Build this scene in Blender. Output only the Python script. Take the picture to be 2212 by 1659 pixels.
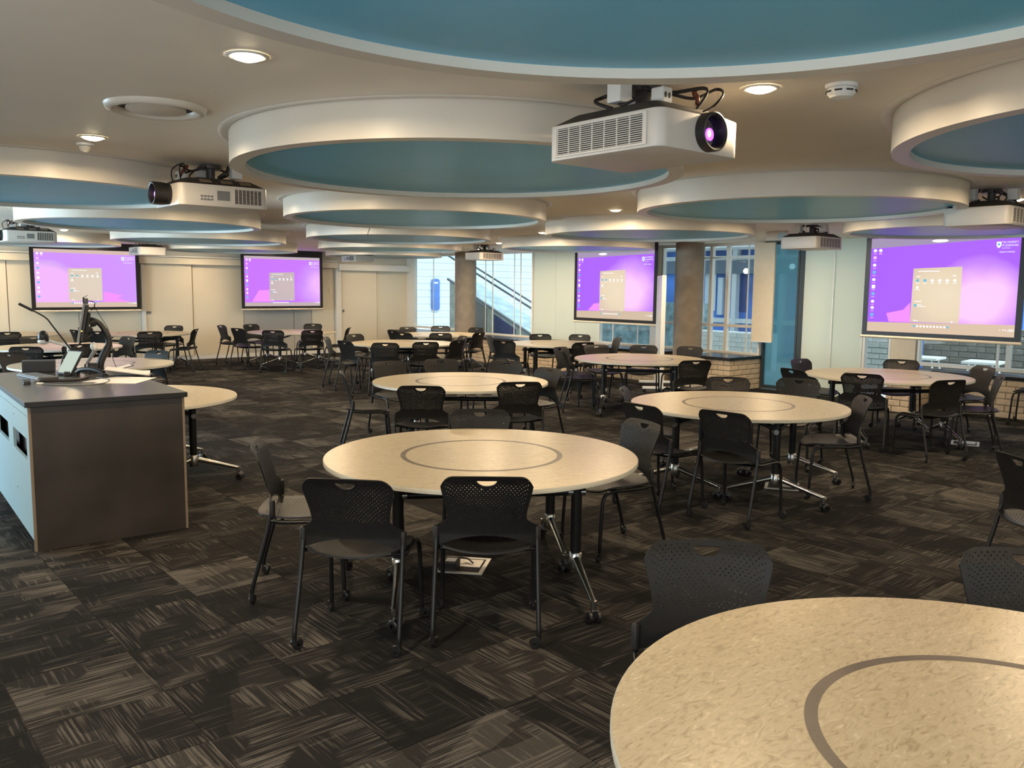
import bpy, bmesh, math, random
from mathutils import Vector, Matrix
random.seed(7)
for o in list(bpy.data.objects): bpy.data.objects.remove(o)
S = bpy.context.scene
COL = S.collection
PI = math.pi
def R(a): return math.radians(a)

# ------------------------------------------------------------------ camera
# room axes: X runs along the wall with the two far-left screens, Y runs towards that wall
HEAD, PITCH, ROLL, EYE, FPX = R(49.5), R(6.49), R(0.60), 1.683, 1838.0
fh = Vector((math.cos(HEAD), math.sin(HEAD), 0)); rt = Vector((math.sin(HEAD), -math.cos(HEAD), 0)); zz = Vector((0, 0, 1))
fw = fh*math.cos(PITCH) - zz*math.sin(PITCH); up = fh*math.sin(PITCH) + zz*math.cos(PITCH)
rr = rt*math.cos(ROLL) + up*math.sin(ROLL); uu = up*math.cos(ROLL) - rt*math.sin(ROLL)
cd = bpy.data.cameras.new('camera'); cam = bpy.data.objects.new('camera', cd); COL.objects.link(cam)
cam.matrix_world = Matrix(((rr.x, uu.x, -fw.x, 0), (rr.y, uu.y, -fw.y, 0), (rr.z, uu.z, -fw.z, EYE), (0, 0, 0, 1)))
cd.sensor_width = 36.0; cd.sensor_fit = 'HORIZONTAL'; cd.lens = FPX/2212*36; cd.clip_start = 0.05; cd.clip_end = 300
S.camera = cam

# ------------------------------------------------------------------ world, sun, window light, exposure
W = bpy.data.worlds.new('sky'); S.world = W; W.use_nodes = True
bg = W.node_tree.nodes['Background']; bg.inputs[0].default_value = (0.66, 0.86, 1.0, 1); bg.inputs[1].default_value = 1.25
sd = bpy.data.lights.new('sun', 'SUN'); sd.energy = 2.6; sd.angle = R(1.0); sd.color = (1.0, 0.95, 0.86)
so = bpy.data.objects.new('sun', sd); COL.objects.link(so)
so.rotation_euler = Vector((0.04, 0.60, -0.80)).to_track_quat('-Z', 'Y').to_euler()
# daylight in the long side window on the left of the room (outside the view)
ad = bpy.data.lights.new('side_window_daylight', 'AREA'); ad.shape = 'RECTANGLE'; ad.size = 6.4; ad.size_y = 1.7; ad.energy = 480; ad.color = (0.62, 0.84, 1.0)
ao = bpy.data.objects.new('side_window_daylight', ad); COL.objects.link(ao); ao.location = (-2.06, 12.2, 1.5)
ao.rotation_euler = Vector((1, 0, 0)).to_track_quat('-Z', 'Y').to_euler()
bd = bpy.data.lights.new('rear_fill_light', 'AREA'); bd.shape = 'RECTANGLE'; bd.size = 5.0; bd.size_y = 1.7; bd.energy = 25; bd.color = (0.84, 0.93, 1.0)  # unseen light behind the camera, added to brighten the nearest disc
bo = bpy.data.objects.new('rear_fill_light', bd); COL.objects.link(bo); bo.location = (1.5, -4.06, 1.5)
bo.rotation_euler = Vector((0, 1, 0)).to_track_quat('-Z', 'Y').to_euler()
nd = bpy.data.lights.new('near_fill_light', 'AREA'); nd.shape = 'RECTANGLE'; nd.size = 4.6; nd.size_y = 1.7; nd.energy = 80; nd.color = (0.92, 0.96, 1.0)  # added side light near the camera, for the underside of the big disc
no_ = bpy.data.objects.new('near_fill_light', nd); COL.objects.link(no_); no_.location = (-2.06, 0.3, 1.5)
no_.rotation_euler = Vector((1, 0, 0)).to_track_quat('-Z', 'Y').to_euler()
VS = S.view_settings
VS.view_transform = 'Standard'; VS.look = 'None'; VS.gamma = 1.0; VS.use_curve_mapping = False; VS.exposure = 0.15
LAMP_W, LAMP_COL = 25.0, (1.0, 0.755, 0.475)

# ------------------------------------------------------------------ materials
def srgb(r, g, b):
    f = lambda c: c/255/12.92 if c/255 <= .04045 else ((c/255+.055)/1.055)**2.4
    return (f(r), f(g), f(b), 1)
def nodes(name):
    m = bpy.data.materials.new(name); m.use_nodes = True
    nt = m.node_tree; return m, nt, nt.nodes, nt.links, nt.nodes['Principled BSDF']
def pset(b, col=None, rough=None, metal=None, spec=None):
    if col: b.inputs['Base Color'].default_value = (*col[:3], 1)
    if rough is not None: b.inputs['Roughness'].default_value = rough
    if metal is not None: b.inputs['Metallic'].default_value = metal
    if spec is not None: b.inputs['Specular IOR Level'].default_value = spec
def mat(name, col, rough=.5, metal=0, spec=.5, var=.06, scale=12, bump=0.0):
    """plain surface with a little procedural mottling"""
    m, nt, N, L, b = nodes(name); pset(b, col, rough, metal, spec)
    tc = N.new('ShaderNodeTexCoord'); nz = N.new('ShaderNodeTexNoise'); nz.inputs['Scale'].default_value = scale; nz.inputs['Detail'].default_value = 3
    L.new(tc.outputs['Object'], nz.inputs['Vector'])
    rp = N.new('ShaderNodeValToRGB'); rp.color_ramp.elements[0].position = .3; rp.color_ramp.elements[1].position = .7
    rp.color_ramp.elements[0].color = (*[c*(1-var) for c in col[:3]], 1); rp.color_ramp.elements[1].color = (*[min(1, c*(1+var)) for c in col[:3]], 1)
    L.new(nz.outputs['Fac'], rp.inputs['Fac']); L.new(rp.outputs['Color'], b.inputs['Base Color'])
    if bump:
        bp = N.new('ShaderNodeBump'); bp.inputs['Strength'].default_value = bump; bp.inputs['Distance'].default_value = .002
        n2 = N.new('ShaderNodeTexNoise'); n2.inputs['Scale'].default_value = 300; L.new(tc.outputs['Object'], n2.inputs['Vector'])
        L.new(n2.outputs['Fac'], bp.inputs['Height']); L.new(bp.outputs['Normal'], b.inputs['Normal'])
    return m
def emit(name, col, st=1.0):
    m, nt, N, L, b = nodes(name); N.remove(b)
    e = N.new('ShaderNodeEmission'); e.inputs[0].default_value = (*col[:3], 1); e.inputs[1].default_value = st
    L.new(e.outputs[0], N['Material Output'].inputs[0]); return m
def math_node(N, L, op, a, b=None, c=None, clamp=False):
    n = N.new('ShaderNodeMath'); n.operation = op; n.use_clamp = clamp
    for i, v in enumerate((a, b, c)):
        if v is None: continue
        if isinstance(v, (int, float)): n.inputs[i].default_value = v
        else: L.new(v, n.inputs[i])
    return n.outputs[0]

M = {}
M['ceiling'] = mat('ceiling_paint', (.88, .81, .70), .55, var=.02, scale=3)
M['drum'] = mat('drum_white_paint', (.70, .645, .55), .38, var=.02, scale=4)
M['blue'] = mat('disc_blue_panel', (.135, .50, .74), .38, var=.05, scale=2)
M['wall'] = mat('wall_cream_paint', (.74, .69, .58), .45, var=.03, scale=2)
M['panel'] = mat('wall_panel_laminate', (.80, .71, .55), .28, var=.02, scale=2)
M['shaded_panel'] = mat('shaded_whiteboard', (.52, .50, .46), .25, var=.02, scale=2)  # whiteboard panels below the second screen, their shadow put into the grey
M['trim'] = mat('white_trim', (.82, .80, .74), .35, var=.02)
M['white'] = mat('white_gloss', (.80, .80, .77), .3, var=.02)
M['black'] = mat('black_plastic', (.013, .012, .012), .42, var=.2, scale=60)
M['chair_plastic'] = mat('chair_plastic', (.011, .0105, .010), .48, spec=.28, var=.15, scale=40, bump=.15)
M['black_metal'] = mat('black_metal', (.008, .008, .008), .36, var=.2, scale=50, spec=.4)
M['caster'] = mat('caster_black', (.012, .012, .012), .35, var=.2, scale=50)
M['chrome'] = mat('polished_aluminium', (.50, .49, .46), .24, metal=1, var=.05, scale=30)
M['grey_plastic'] = mat('grey_plastic', (.20, .20, .20), .4)
M['dark_grey'] = mat('dark_grey_plastic', (.055, .052, .05), .42, var=.15)
M['proj'] = mat('projector_white', (.66, .62, .56), .42, var=.02, scale=8)
M['proj_dark'] = mat('projector_dark_top', (.035, .031, .027), .6, var=.15)
M['grille_dark'] = mat('grille_shadow', (.02, .018, .016), .7)
M['concrete'] = mat('column_concrete', (.30, .245, .19), .8, var=.16, scale=5, bump=.2)
M['brick'] = mat('brick_tan', (.60, .48, .34), .8, var=.14, scale=14, bump=.3)
M['mortar'] = mat('brick_mortar', (.27, .22, .16), .9)
M['sill'] = mat('black_sill', (.014, .013, .013), .22)
M['lect_side'] = mat('lectern_pale_panel', (.44, .63, .70), .35, var=.02)
M['lect_end'] = mat('lectern_bronze_laminate', (.036, .029, .023), .40, var=.32, scale=3.2)
M['lect_top'] = mat('lectern_grey_top', (.085, .082, .08), .26, var=.05)
M['ply'] = mat('plywood_edge', (.22, .165, .11), .6)
M['paper'] = mat('paper', (.82, .78, .74), .7, var=.02)
M['cream'] = mat('cream_board', (.84, .72, .54), .6, var=.03)
M['steel_lid'] = mat('floor_box_steel', (.62, .60, .55), .35, metal=.4)
M['out_white'] = mat('outside_white', (.80, .86, .86), .7, var=.03)
M['out_brick'] = mat('outside_pale_brick', (.52, .55, .53), .8, var=.1, scale=9)
M['out_brick2'] = mat('outside_dark_brick', (.27, .25, .22), .85, var=.18, scale=9)
M['out_mortar'] = mat('outside_mortar', (.33, .34, .33), .9)
M['out_ground'] = mat('outside_paving', (.55, .56, .54), .8, var=.08, scale=1.5)
M['out_blue'] = mat('outside_blue_wall', (.08, .22, .66), .5, var=.55, scale=.9)
M['out_navy'] = mat('outside_navy', (.035, .075, .26), .5, var=.2)
M['out_steel'] = mat('outside_stair_steel', (.15, .20, .26), .5)
M['stair_side'] = mat('outside_stair_side', (.42, .58, .66), .6, var=.22, scale=4)
M['out_teal'] = mat('outside_teal_planting', (.16, .25, .28), .8, var=.45, scale=6)
M['siding'] = mat('outside_siding', (.72, .82, .88), .5, var=.03)
M['out_dark'] = mat('outside_dark', (.035, .05, .06), .5)
M['lamp_glow'] = emit('lamp_glow', (1.0, .82, .52), 38.0)
M['lens'] = mat('lens_glass', (.02, .012, .05), .05, spec=.9)
M['lens_glow'] = emit('projector_lens_glow', srgb(190, 90, 255), 2.6)
M['lens_core'] = emit('projector_lens_core', srgb(255, 235, 255), 3.0)
M['dark_gap'] = mat('shadow_gap', (.10, .09, .08), .8)
M['red_tie'] = mat('rust_cable_tie', (.16, .035, .015), .6)
M['cable'] = mat('cable_dark', (.015, .01, .009), .5)
M['tp_screen'] = emit('touch_panel_screen', srgb(205, 220, 205), .85)
M['led'] = emit('small_led', srgb(250, 220, 120), 2)

# glass pane: mostly clear with a thin reflection
def glass(name, tint, refl=.06):
    m, nt, N, L, b = nodes(name); N.remove(b)
    t = N.new('ShaderNodeBsdfTransparent'); t.inputs[0].default_value = (*tint, 1)
    g = N.new('ShaderNodeBsdfGlossy'); g.inputs['Roughness'].default_value = .02
    mx = N.new('ShaderNodeMixShader'); mx.inputs[0].default_value = refl
    L.new(t.outputs[0], mx.inputs[1]); L.new(g.outputs[0], mx.inputs[2]); L.new(mx.outputs[0], N['Material Output'].inputs[0]); return m
M['glass'] = glass('window_glass', (.93, .97, .98))
M['glass_teal'] = glass('tinted_door_glass', (.40, .58, .64), .08)
def frost(m, col, f):          # milky film on a pane
    nt = m.node_tree; N, L = nt.nodes, nt.links; out = N['Material Output']; src = out.inputs[0].links[0].from_socket
    d = N.new('ShaderNodeBsdfTranslucent'); d.inputs[0].default_value = (*col, 1); mx = N.new('ShaderNodeMixShader'); mx.inputs[0].default_value = f
    L.new(src, mx.inputs[1]); L.new(d.outputs[0], mx.inputs[2]); L.new(mx.outputs[0], out.inputs[0])
frost(M['glass_teal'], (.36, .54, .55), .42)
# back-lit white window blind: lets daylight through
def blind(name, col, tr):
    m, nt, N, L, b = nodes(name); pset(b, col, .6)
    t = N.new('ShaderNodeBsdfTranslucent'); t.inputs[0].default_value = (*col[:3], 1)
    mx = N.new('ShaderNodeMixShader'); mx.inputs[0].default_value = tr
    L.new(b.outputs[0], mx.inputs[1]); L.new(t.outputs[0], mx.inputs[2]); L.new(mx.outputs[0], N['Material Output'].inputs[0]); return m
M['blind'] = blind('translucent_white_blind', (.86, .86, .76), .6)
M['panel_white'] = blind('translucent_white_panel', (.84, .88, .80), .48)

# tabletop linoleum: streaky marbling
def table_mat():
    m, nt, N, L, b = nodes('tabletop_marbled_beige'); pset(b, rough=.33)
    tc = N.new('ShaderNodeTexCoord')
    mp = N.new('ShaderNodeMapping'); mp.inputs['Scale'].default_value = (9, 26, 1); mp.inputs['Rotation'].default_value = (0, 0, R(35)); L.new(tc.outputs['Object'], mp.inputs[0])
    nz = N.new('ShaderNodeTexNoise'); nz.inputs['Scale'].default_value = 1.6; nz.inputs['Detail'].default_value = 7; nz.inputs['Roughness'].default_value = .62; nz.inputs['Distortion'].default_value = 2.2
    L.new(mp.outputs[0], nz.inputs['Vector'])
    rp = N.new('ShaderNodeValToRGB'); e = rp.color_ramp.elements
    e[0].position = .33; e[0].color = (.29, .23, .14, 1); e[1].position = .70; e[1].color = (.60, .535, .40, 1)
    x = e.new(.47); x.color = (.42, .35, .235, 1); x = e.new(.60); x.color = (.455, .385, .265, 1)
    L.new(nz.outputs['Fac'], rp.inputs[0])
    n2 = N.new('ShaderNodeTexNoise'); n2.inputs['Scale'].default_value = 1.3; L.new(tc.outputs['Object'], n2.inputs['Vector'])
    mx = N.new('ShaderNodeMix'); mx.data_type = 'RGBA'; mx.blend_type = 'MULTIPLY'; mx.inputs[0].default_value = .35
    r2 = N.new('ShaderNodeValToRGB'); r2.color_ramp.elements[0].color = (.75, .72, .68, 1); r2.color_ramp.elements[1].color = (1.1, 1.1, 1.1, 1)
    L.new(n2.outputs['Fac'], r2.inputs[0]); L.new(rp.outputs[0], mx.inputs[6]); L.new(r2.outputs[0], mx.inputs[7]); L.new(mx.outputs[2], b.inputs['Base Color'])
    return m
M['table'] = table_mat()
M['table_edge'] = mat('tabletop_edge_band', (.40, .39, .33), .45, var=.04)
M['ring'] = mat('tabletop_inlay_ring', (.105, .082, .065), .45, var=.18, scale=8)

# carpet tile: streaks that break off, per-tile tone
def carpet(name, per_object):
    m, nt, N, L, b = nodes(name); pset(b, rough=.95, spec=.1)
    uv = N.new('ShaderNodeUVMap'); uv.uv_map = 'tile'
    if per_object:
        oi = N.new('ShaderNodeObjectInfo'); rnd = oi.outputs['Random']
    else:
        at = N.new('ShaderNodeAttribute'); at.attribute_name = 'tone'; rnd = at.outputs['Fac']
    off = N.new('ShaderNodeCombineXYZ'); k = math_node(N, L, 'MULTIPLY', rnd, 57.0); L.new(k, off.inputs[0]); L.new(k, off.inputs[1])
    va = N.new('ShaderNodeVectorMath'); va.operation = 'ADD'; L.new(uv.outputs[0], va.inputs[0]); L.new(off.outputs[0], va.inputs[1])
    def streak(sx, sy, detail, lo, hi):
        mp = N.new('ShaderNodeMapping'); mp.inputs['Scale'].default_value = (sx, sy, 1); L.new(va.outputs[0], mp.inputs[0])
        nz = N.new('ShaderNodeTexNoise'); nz.inputs['Scale'].default_value = 1; nz.inputs['Detail'].default_value = detail; nz.inputs['Roughness'].default_value = .5
        L.new(mp.outputs[0], nz.inputs['Vector'])
        mr = N.new('ShaderNodeMapRange'); mr.inputs[1].default_value = lo; mr.inputs[2].default_value = hi; mr.clamp = True
        L.new(nz.outputs['Fac'], mr.inputs[0]); return mr.outputs[0]
    lines = streak(3.2, 95, 1.5, .45, .62)       # thin threads running along the tile
    blocks = streak(3.5, 5, 0, .47, .53)       # where they start and stop
    cross = streak(60, 4, 1, .54, .68)
    vr = N.new('ShaderNodeTexVoronoi'); vr.distance = 'CHEBYCHEV'; vr.inputs['Scale'].default_value = 1
    mpv = N.new('ShaderNodeMapping'); mpv.inputs['Scale'].default_value = (2.2, 6.5, 1); L.new(va.outputs[0], mpv.inputs[0]); L.new(mpv.outputs[0], vr.inputs['Vector'])
    sep = N.new('ShaderNodeSeparateColor'); L.new(vr.outputs['Color'], sep.inputs[0])
    patch = math_node(N, L, 'GREATER_THAN', sep.outputs[0], .62)
    a = math_node(N, L, 'MULTIPLY', lines, blocks)
    a = math_node(N, L, 'MULTIPLY', a, .60)
    c = math_node(N, L, 'MULTIPLY', cross, math_node(N, L, 'SUBTRACT', 1.0, blocks)); c = math_node(N, L, 'MULTIPLY', c, .42)
    s = math_node(N, L, 'ADD', a, c); s = math_node(N, L, 'ADD', s, math_node(N, L, 'MULTIPLY', patch, .22))
    tone = math_node(N, L, 'MULTIPLY', math_node(N, L, 'SUBTRACT', math_node(N, L, 'FRACT', math_node(N, L, 'MULTIPLY', rnd, 7.31)), .5), .60)
    s = math_node(N, L, 'ADD', s, tone); s = math_node(N, L, 'ADD', s, .10)
    # pile speckle
    wn = N.new('ShaderNodeTexNoise'); wn.inputs['Scale'].default_value = 260; wn.inputs['Detail'].default_value = 2; L.new(va.outputs[0], wn.inputs['Vector'])
    sp = math_node(N, L, 'MULTIPLY', math_node(N, L, 'SUBTRACT', wn.outputs['Fac'], .5), .9)
    s = math_node(N, L, 'ADD', s, sp)
    rp = N.new('ShaderNodeValToRGB'); e = rp.color_ramp.elements
    e[0].position = 0; e[0].color = (.0088, .0085, .0084, 1); e[1].position = 1; e[1].color = (.098, .090, .080, 1)
    x = e.new(.35); x.color = (.0190, .0180, .0172, 1)
    L.new(s, rp.inputs[0]); L.new(rp.outputs[0], b.inputs['Base Color'])
    bp = N.new('ShaderNodeBump'); bp.inputs['Strength'].default_value = .6; bp.inputs['Distance'].default_value = .004
    L.new(wn.outputs['Fac'], bp.inputs['Height']); L.new(bp.outputs['Normal'], b.inputs['Normal'])
    return m
M['carpet'] = carpet('carpet_tile', True); M['carpet_far'] = carpet('carpet_tile_far', False)

# ------------------------------------------------------------------ mesh helpers
class MB:
    def __init__(s): s.v = []; s.f = []
    def add(s, vs, fs):
        n = len(s.v); s.v += [tuple(v) for v in vs]; s.f += [tuple(i+n for i in f) for f in fs]; return s
    def box(s, x0, x1, y0, y1, z0, z1):
        return s.add([(x0, y0, z0), (x1, y0, z0), (x1, y1, z0), (x0, y1, z0), (x0, y0, z1), (x1, y0, z1), (x1, y1, z1), (x0, y1, z1)],
                     [(0, 3, 2, 1), (4, 5, 6, 7), (0, 1, 5, 4), (1, 2, 6, 5), (2, 3, 7, 6), (3, 0, 4, 7)])
    def cbox(s, c, d): return s.box(c[0]-d[0]/2, c[0]+d[0]/2, c[1]-d[1]/2, c[1]+d[1]/2, c[2]-d[2]/2, c[2]+d[2]/2)
    def prism(s, poly, z0, z1):            # xy polygon, counter-clockwise
        n = len(poly)
        return s.add([(x, y, z0) for x, y in poly]+[(x, y, z1) for x, y in poly],
                     [tuple(range(n-1, -1, -1)), tuple(range(n, 2*n))]+[(i, (i+1) % n, n+(i+1) % n, n+i) for i in range(n)])
    def lathe(s, prof, n=32, a0=0, a1=2*PI, c=(0, 0, 0)):   # profile (r, z); closed revolve
        full = abs(a1-a0-2*PI) < 1e-6; m = n if full else n+1; k = len(prof)
        vs = []
        for i in range(m):
            a = a0+(a1-a0)*i/n
            for r, z in prof: vs.append((c[0]+r*math.cos(a), c[1]+r*math.sin(a), c[2]+z))
        fs = []
        for i in range(n):
            j = (i+1) % m
            for q in range(k-1): fs.append((i*k+q, j*k+q, j*k+q+1, i*k+q+1))
        if not full: fs += [tuple(range(k-1, -1, -1)), tuple(n*k+q for q in range(k))]
        return s.add(vs, fs)
    def tube(s, pts, r, n=8, caps=True):
        P = [Vector(p) for p in pts]; rs = r if isinstance(r, (list, tuple)) else [r]*len(P)
        vs = []; prev = None
        for i, p in enumerate(P):
            t = (P[min(i+1, len(P)-1)]-P[max(i-1, 0)]).normalized()
            if prev is None:
                a = Vector((0, 0, 1)) if abs(t.z) < .9 else Vector((1, 0, 0)); x = t.cross(a).normalized()
            else: x = (prev-t*prev.dot(t)).normalized()
            prev = x; y = t.cross(x)
            for k in range(n):
                an = 2*PI*k/n; vs.append(p+(x*math.cos(an)+y*math.sin(an))*rs[i])
        fs = [(i*n+k, i*n+(k+1) % n, (i+1)*n+(k+1) % n, (i+1)*n+k) for i in range(len(P)-1) for k in range(n)]
        if caps: fs += [tuple(range(n-1, -1, -1)), tuple((len(P)-1)*n+k for k in range(n))]
        return s.add(vs, fs)
    def cyl(s, a, b, r, n=16, r2=None): return s.tube([a, b], [r, r if r2 is None else r2], n)
    def ball(s, c, rx, ry=None, rz=None, n=12, m=8):
        ry = ry or rx; rz = rz or rx
        vs = [(c[0], c[1], c[2]-rz)]
        for i in range(1, m):
            t = -PI/2+PI*i/m
            for k in range(n):
                a = 2*PI*k/n; vs.append((c[0]+rx*math.cos(t)*math.cos(a), c[1]+ry*math.cos(t)*math.sin(a), c[2]+rz*math.sin(t)))
        vs.append((c[0], c[1], c[2]+rz)); top = len(vs)-1
        fs = [(0, 1+(k+1) % n, 1+k) for k in range(n)]
        for i in range(m-2):
            for k in range(n): fs.append((1+i*n+k, 1+i*n+(k+1) % n, 1+(i+1)*n+(k+1) % n, 1+(i+1)*n+k))
        fs += [(top, 1+(m-2)*n+k, 1+(m-2)*n+(k+1) % n) for k in range(n)]
        return s.add(vs, fs)
    def xform(s, mtx, start=0):
        s.v[start:] = [tuple(mtx @ Vector(v)) for v in s.v[start:]]; return s
    def mesh(s, name, material, smooth=False, bevel=0, seg=2):
        me = bpy.data.meshes.new(name); me.from_pydata(s.v, [], s.f); me.update()
        if bevel:
            b = bmesh.new(); b.from_mesh(me)
            ed = [e for e in b.edges if len(e.link_faces) == 2 and e.calc_face_angle(0) > R(35)]
            bmesh.ops.bevel(b, geom=ed, offset=bevel, segments=seg, affect='EDGES', profile=.5, clamp_overlap=True); b.to_mesh(me); b.free()
        me.materials.append(material)
        if smooth: me.shade_smooth() if smooth == 1 else me.set_sharp_from_angle(angle=R(smooth))
        if smooth and smooth != 1:
            for p in me.polygons: p.use_smooth = True
            me.set_sharp_from_angle(angle=R(smooth))
        return me
def link(name, me, parent=None, loc=(0, 0, 0), rot=(0, 0, 0)):
    o = bpy.data.objects.new(name, me); COL.objects.link(o); o.location = loc; o.rotation_euler = rot
    if parent: o.parent = parent
    return o
def obj(name, mb, material, parent=None, loc=(0, 0, 0), rot=(0, 0, 0), smooth=False, bevel=0, seg=2):
    return link(name, mb.mesh(name, material, smooth, bevel, seg), parent, loc, rot)
def tag(o, label, cat, group=None, kind=None):
    o['label'] = label; o['category'] = cat
    if group: o['group'] = group
    if kind: o['kind'] = kind
    return o
def thing(name, label, cat, loc=(0, 0, 0), rz=0, group=None):
    o = bpy.data.objects.new(name, None); COL.objects.link(o); o.location = loc; o.rotation_euler = (0, 0, rz); o.empty_display_size = .1
    return tag(o, label, cat, group)
def struct(name, mb, material, label, cat, bevel=0, smooth=False):
    o = obj(name, mb, material, bevel=bevel, smooth=smooth); tag(o, label, cat, kind='structure'); return o
def copy_tree(o, parent=None):
    c = o.copy(); COL.objects.link(c)
    if parent: c.parent = parent
    for ch in list(o.children): copy_tree(ch, c)
    return c
def bez(pts, n=10):          # Catmull-Rom through points
    P = [Vector(p) for p in pts]; P = [P[0]*2-P[1]]+P+[P[-1]*2-P[-2]]; out = []
    for i in range(1, len(P)-2):
        for k in range(n):
            t = k/n; a, b, c, d = P[i-1:i+3]
            out.append(.5*((2*b)+(c-a)*t+(2*a-5*b+4*c-d)*t*t+(3*b-a-3*c+d)*t**3))
    out.append(P[-2]); return out
def rrect(w, h, r, n=5, cx=0, cy=0):
    out = []
    for qx, qy, a0 in ((1, 1, 0), (-1, 1, PI/2), (-1, -1, PI), (1, -1, 1.5*PI)):
        for k in range(n+1):
            a = a0+PI/2*k/n; out.append((cx+qx*(w/2-r)+r*math.cos(a), cy+qy*(h/2-r)+r*math.sin(a)))
    return out
def text_mesh(txt, size, material, extr=.0004, align='LEFT'):
    cu = bpy.data.curves.new('lettering', 'FONT'); cu.body = txt; cu.size = size; cu.align_x = align; cu.extrude = extr; cu.resolution_u = 2
    t = bpy.data.objects.new('lettering', cu); COL.objects.link(t)
    dg = bpy.context.evaluated_depsgraph_get(); me = bpy.data.meshes.new_from_object(t.evaluated_get(dg))
    bpy.data.objects.remove(t); bpy.data.curves.remove(cu); me.materials.clear(); me.materials.append(material); return me

# ------------------------------------------------------------------ the room shell
XL, XR, YN, YF, ZC = -2.0, 12.7, -4.0, 19.2, 2.49     # left, facade, near, far, ceiling
floor = struct('floor', MB().box(XL, XR+.3, YN, YF, -.12, -.004), M['dark_gap'], 'dark grey and brown carpet tile floor', 'floor')
# carpet tiles: 0.5 m squares, quarter-turned; the largest in view are single tiles
tm = MB().box(-.2485, .2485, -.2485, .2485, -.004, 0); tile_me = tm.mesh('carpet_tile', M['carpet'])
uvl = tile_me.uv_layers.new(name='tile')
for lp in tile_me.loops:
    co = tile_me.vertices[lp.vertex_index].co; uvl.data[lp.index].uv = (co.x, co.y)
ox, oy = 1.10-.5*10, 5.88-.5*30+.11
cells = []
for i in range(40):
    for j in range(60):
        x, y = ox+.5*i+.25, oy+.5*j+.25
        if not (XL+.2 < x < XR and YN+.2 < y < YF-.2): continue
        d = Vector((x, y, -EYE)); dep = d.dot(fw)
        if dep < .3: vis = False
        else:
            u, v = d.dot(rr)/dep*FPX, -d.dot(uu)/dep*FPX; vis = abs(u) < 1106+160 and abs(v) < 830+200
        cells.append((0 if vis else 1, d.length, x, y))
cells.sort()
far = []
rs = random.Random(3)
for n, (nv, d, x, y) in enumerate(cells):
    q = rs.randrange(4)
    if n < 300 and not nv: link('carpet_tile', tile_me, floor, (x, y, 0), (0, 0, q*PI/2))
    else: far.append((x, y, q, rs.random()))
fm = MB()
for x, y, q, t in far: fm.add([(x-.2485, y-.2485, 0), (x+.2485, y-.2485, 0), (x+.2485, y+.2485, 0), (x-.2485, y+.2485, 0)], [(0, 1, 2, 3)])
fme = fm.mesh('carpet_tiles_beyond', M['carpet_far']); uvl = fme.uv_layers.new(name='tile'); att = fme.attributes.new('tone', 'FLOAT', 'FACE')
for k, p in enumerate(fme.polygons):
    x, y, q, t = far[k]; att.data[k].value = t; a = q*PI/2
    for li in p.loop_indices:
        co = fme.vertices[fme.loops[li].vertex_index].co; dx, dy = co.x-x, co.y-y
        uvl.data[li].uv = (dx*math.cos(a)+dy*math.sin(a), -dx*math.sin(a)+dy*math.cos(a))
fo = link('carpet_tiles_beyond', fme, floor); fo['kind'] = 'stuff'

struct('ceiling', MB().box(XL, XR+.3, YN, YF+.2, ZC, ZC+.15), M['ceiling'], 'flat off-white plaster ceiling above the hanging discs', 'ceiling')
wl = MB()                                    # left wall with the long window and an added near opening, out of view
wl.box(XL-.2, XL, 2.6, 9.0, 0, ZC); wl.box(XL-.2, XL, YN, -2.0, 0, ZC); wl.box(XL-.2, XL, -2.0, 2.6, 0, .65); wl.box(XL-.2, XL, -2.0, 2.6, 2.35, ZC); wl.box(XL-.2, XL, 15.4, YF, 0, ZC); wl.box(XL-.2, XL, 9.0, 15.4, 0, .65); wl.box(XL-.2, XL, 9.0, 15.4, 2.35, ZC)
struct('wall_left', wl, M['wall'], 'cream side wall with a long window opening and an added near one', 'wall')
wf = MB(); wf.box(XL-.2, -1, YN-.2, YN, 0, ZC); wf.box(4, XR+.2, YN-.2, YN, 0, ZC); wf.box(-1, 4, YN-.2, YN, 0, .65); wf.box(-1, 4, YN-.2, YN, 2.35, ZC)  # opening made for the added rear light
struct('wall_front', wf, M['wall'], 'cream wall behind the camera with an added window opening', 'wall')
wb_ = struct('wall_back', MB().box(XL-.2, XR+.3, YF, YF+.2, 0, ZC), M['wall'], 'cream wall of sliding panels behind the two left screens', 'wall')
def bpart(name, x0, x1, z0, z1, d, m='panel', bv=.004): obj(name, MB().box(x0, x1, YF-d, YF, z0, z1), M[m], wb_, bevel=bv)
for x0, x1, d, m in ((1.2, 3.34, .05, 'panel'), (3.36, 4.61, .025, 'panel'), (4.63, 5.84, .025, 'panel'), (5.93, 6.94, .07, 'panel'), (6.97, 8.13, .03, 'panel'),
                     (8.15, 9.39, .028, 'shaded_panel'), (9.41, 9.86, .028, 'shaded_panel'), (9.88, 10.50, .03, 'panel'), (10.66, 11.70, .07, 'panel'), (11.73, 12.68, .03, 'panel')):
    bpart('wall_panel', x0, x1, .09, 2.10, d, m)
for x0, x1, d in ((5.845, 5.925, .12), (10.51, 10.65, .11), (12.685, 12.78, .10)): bpart('door_post', x0, x1, 0, 2.10, d, 'trim')
bpart('track_cover', -1.9, 10.55, 2.105, 2.25, .16, 'panel', .006); bpart('track_cover', 10.56, 12.74, 2.055, 2.215, .20, 'trim', .006)
bpart('cornice', -1.9, 10.55, 2.255, 2.285, .20, 'trim', .006)
o = struct('baseboard_back', MB().box(XL, 12.68, YF-.035, YF-.001, 0, .088), M['trim'], 'white skirting strip along the panelled wall', 'skirting')
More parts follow.
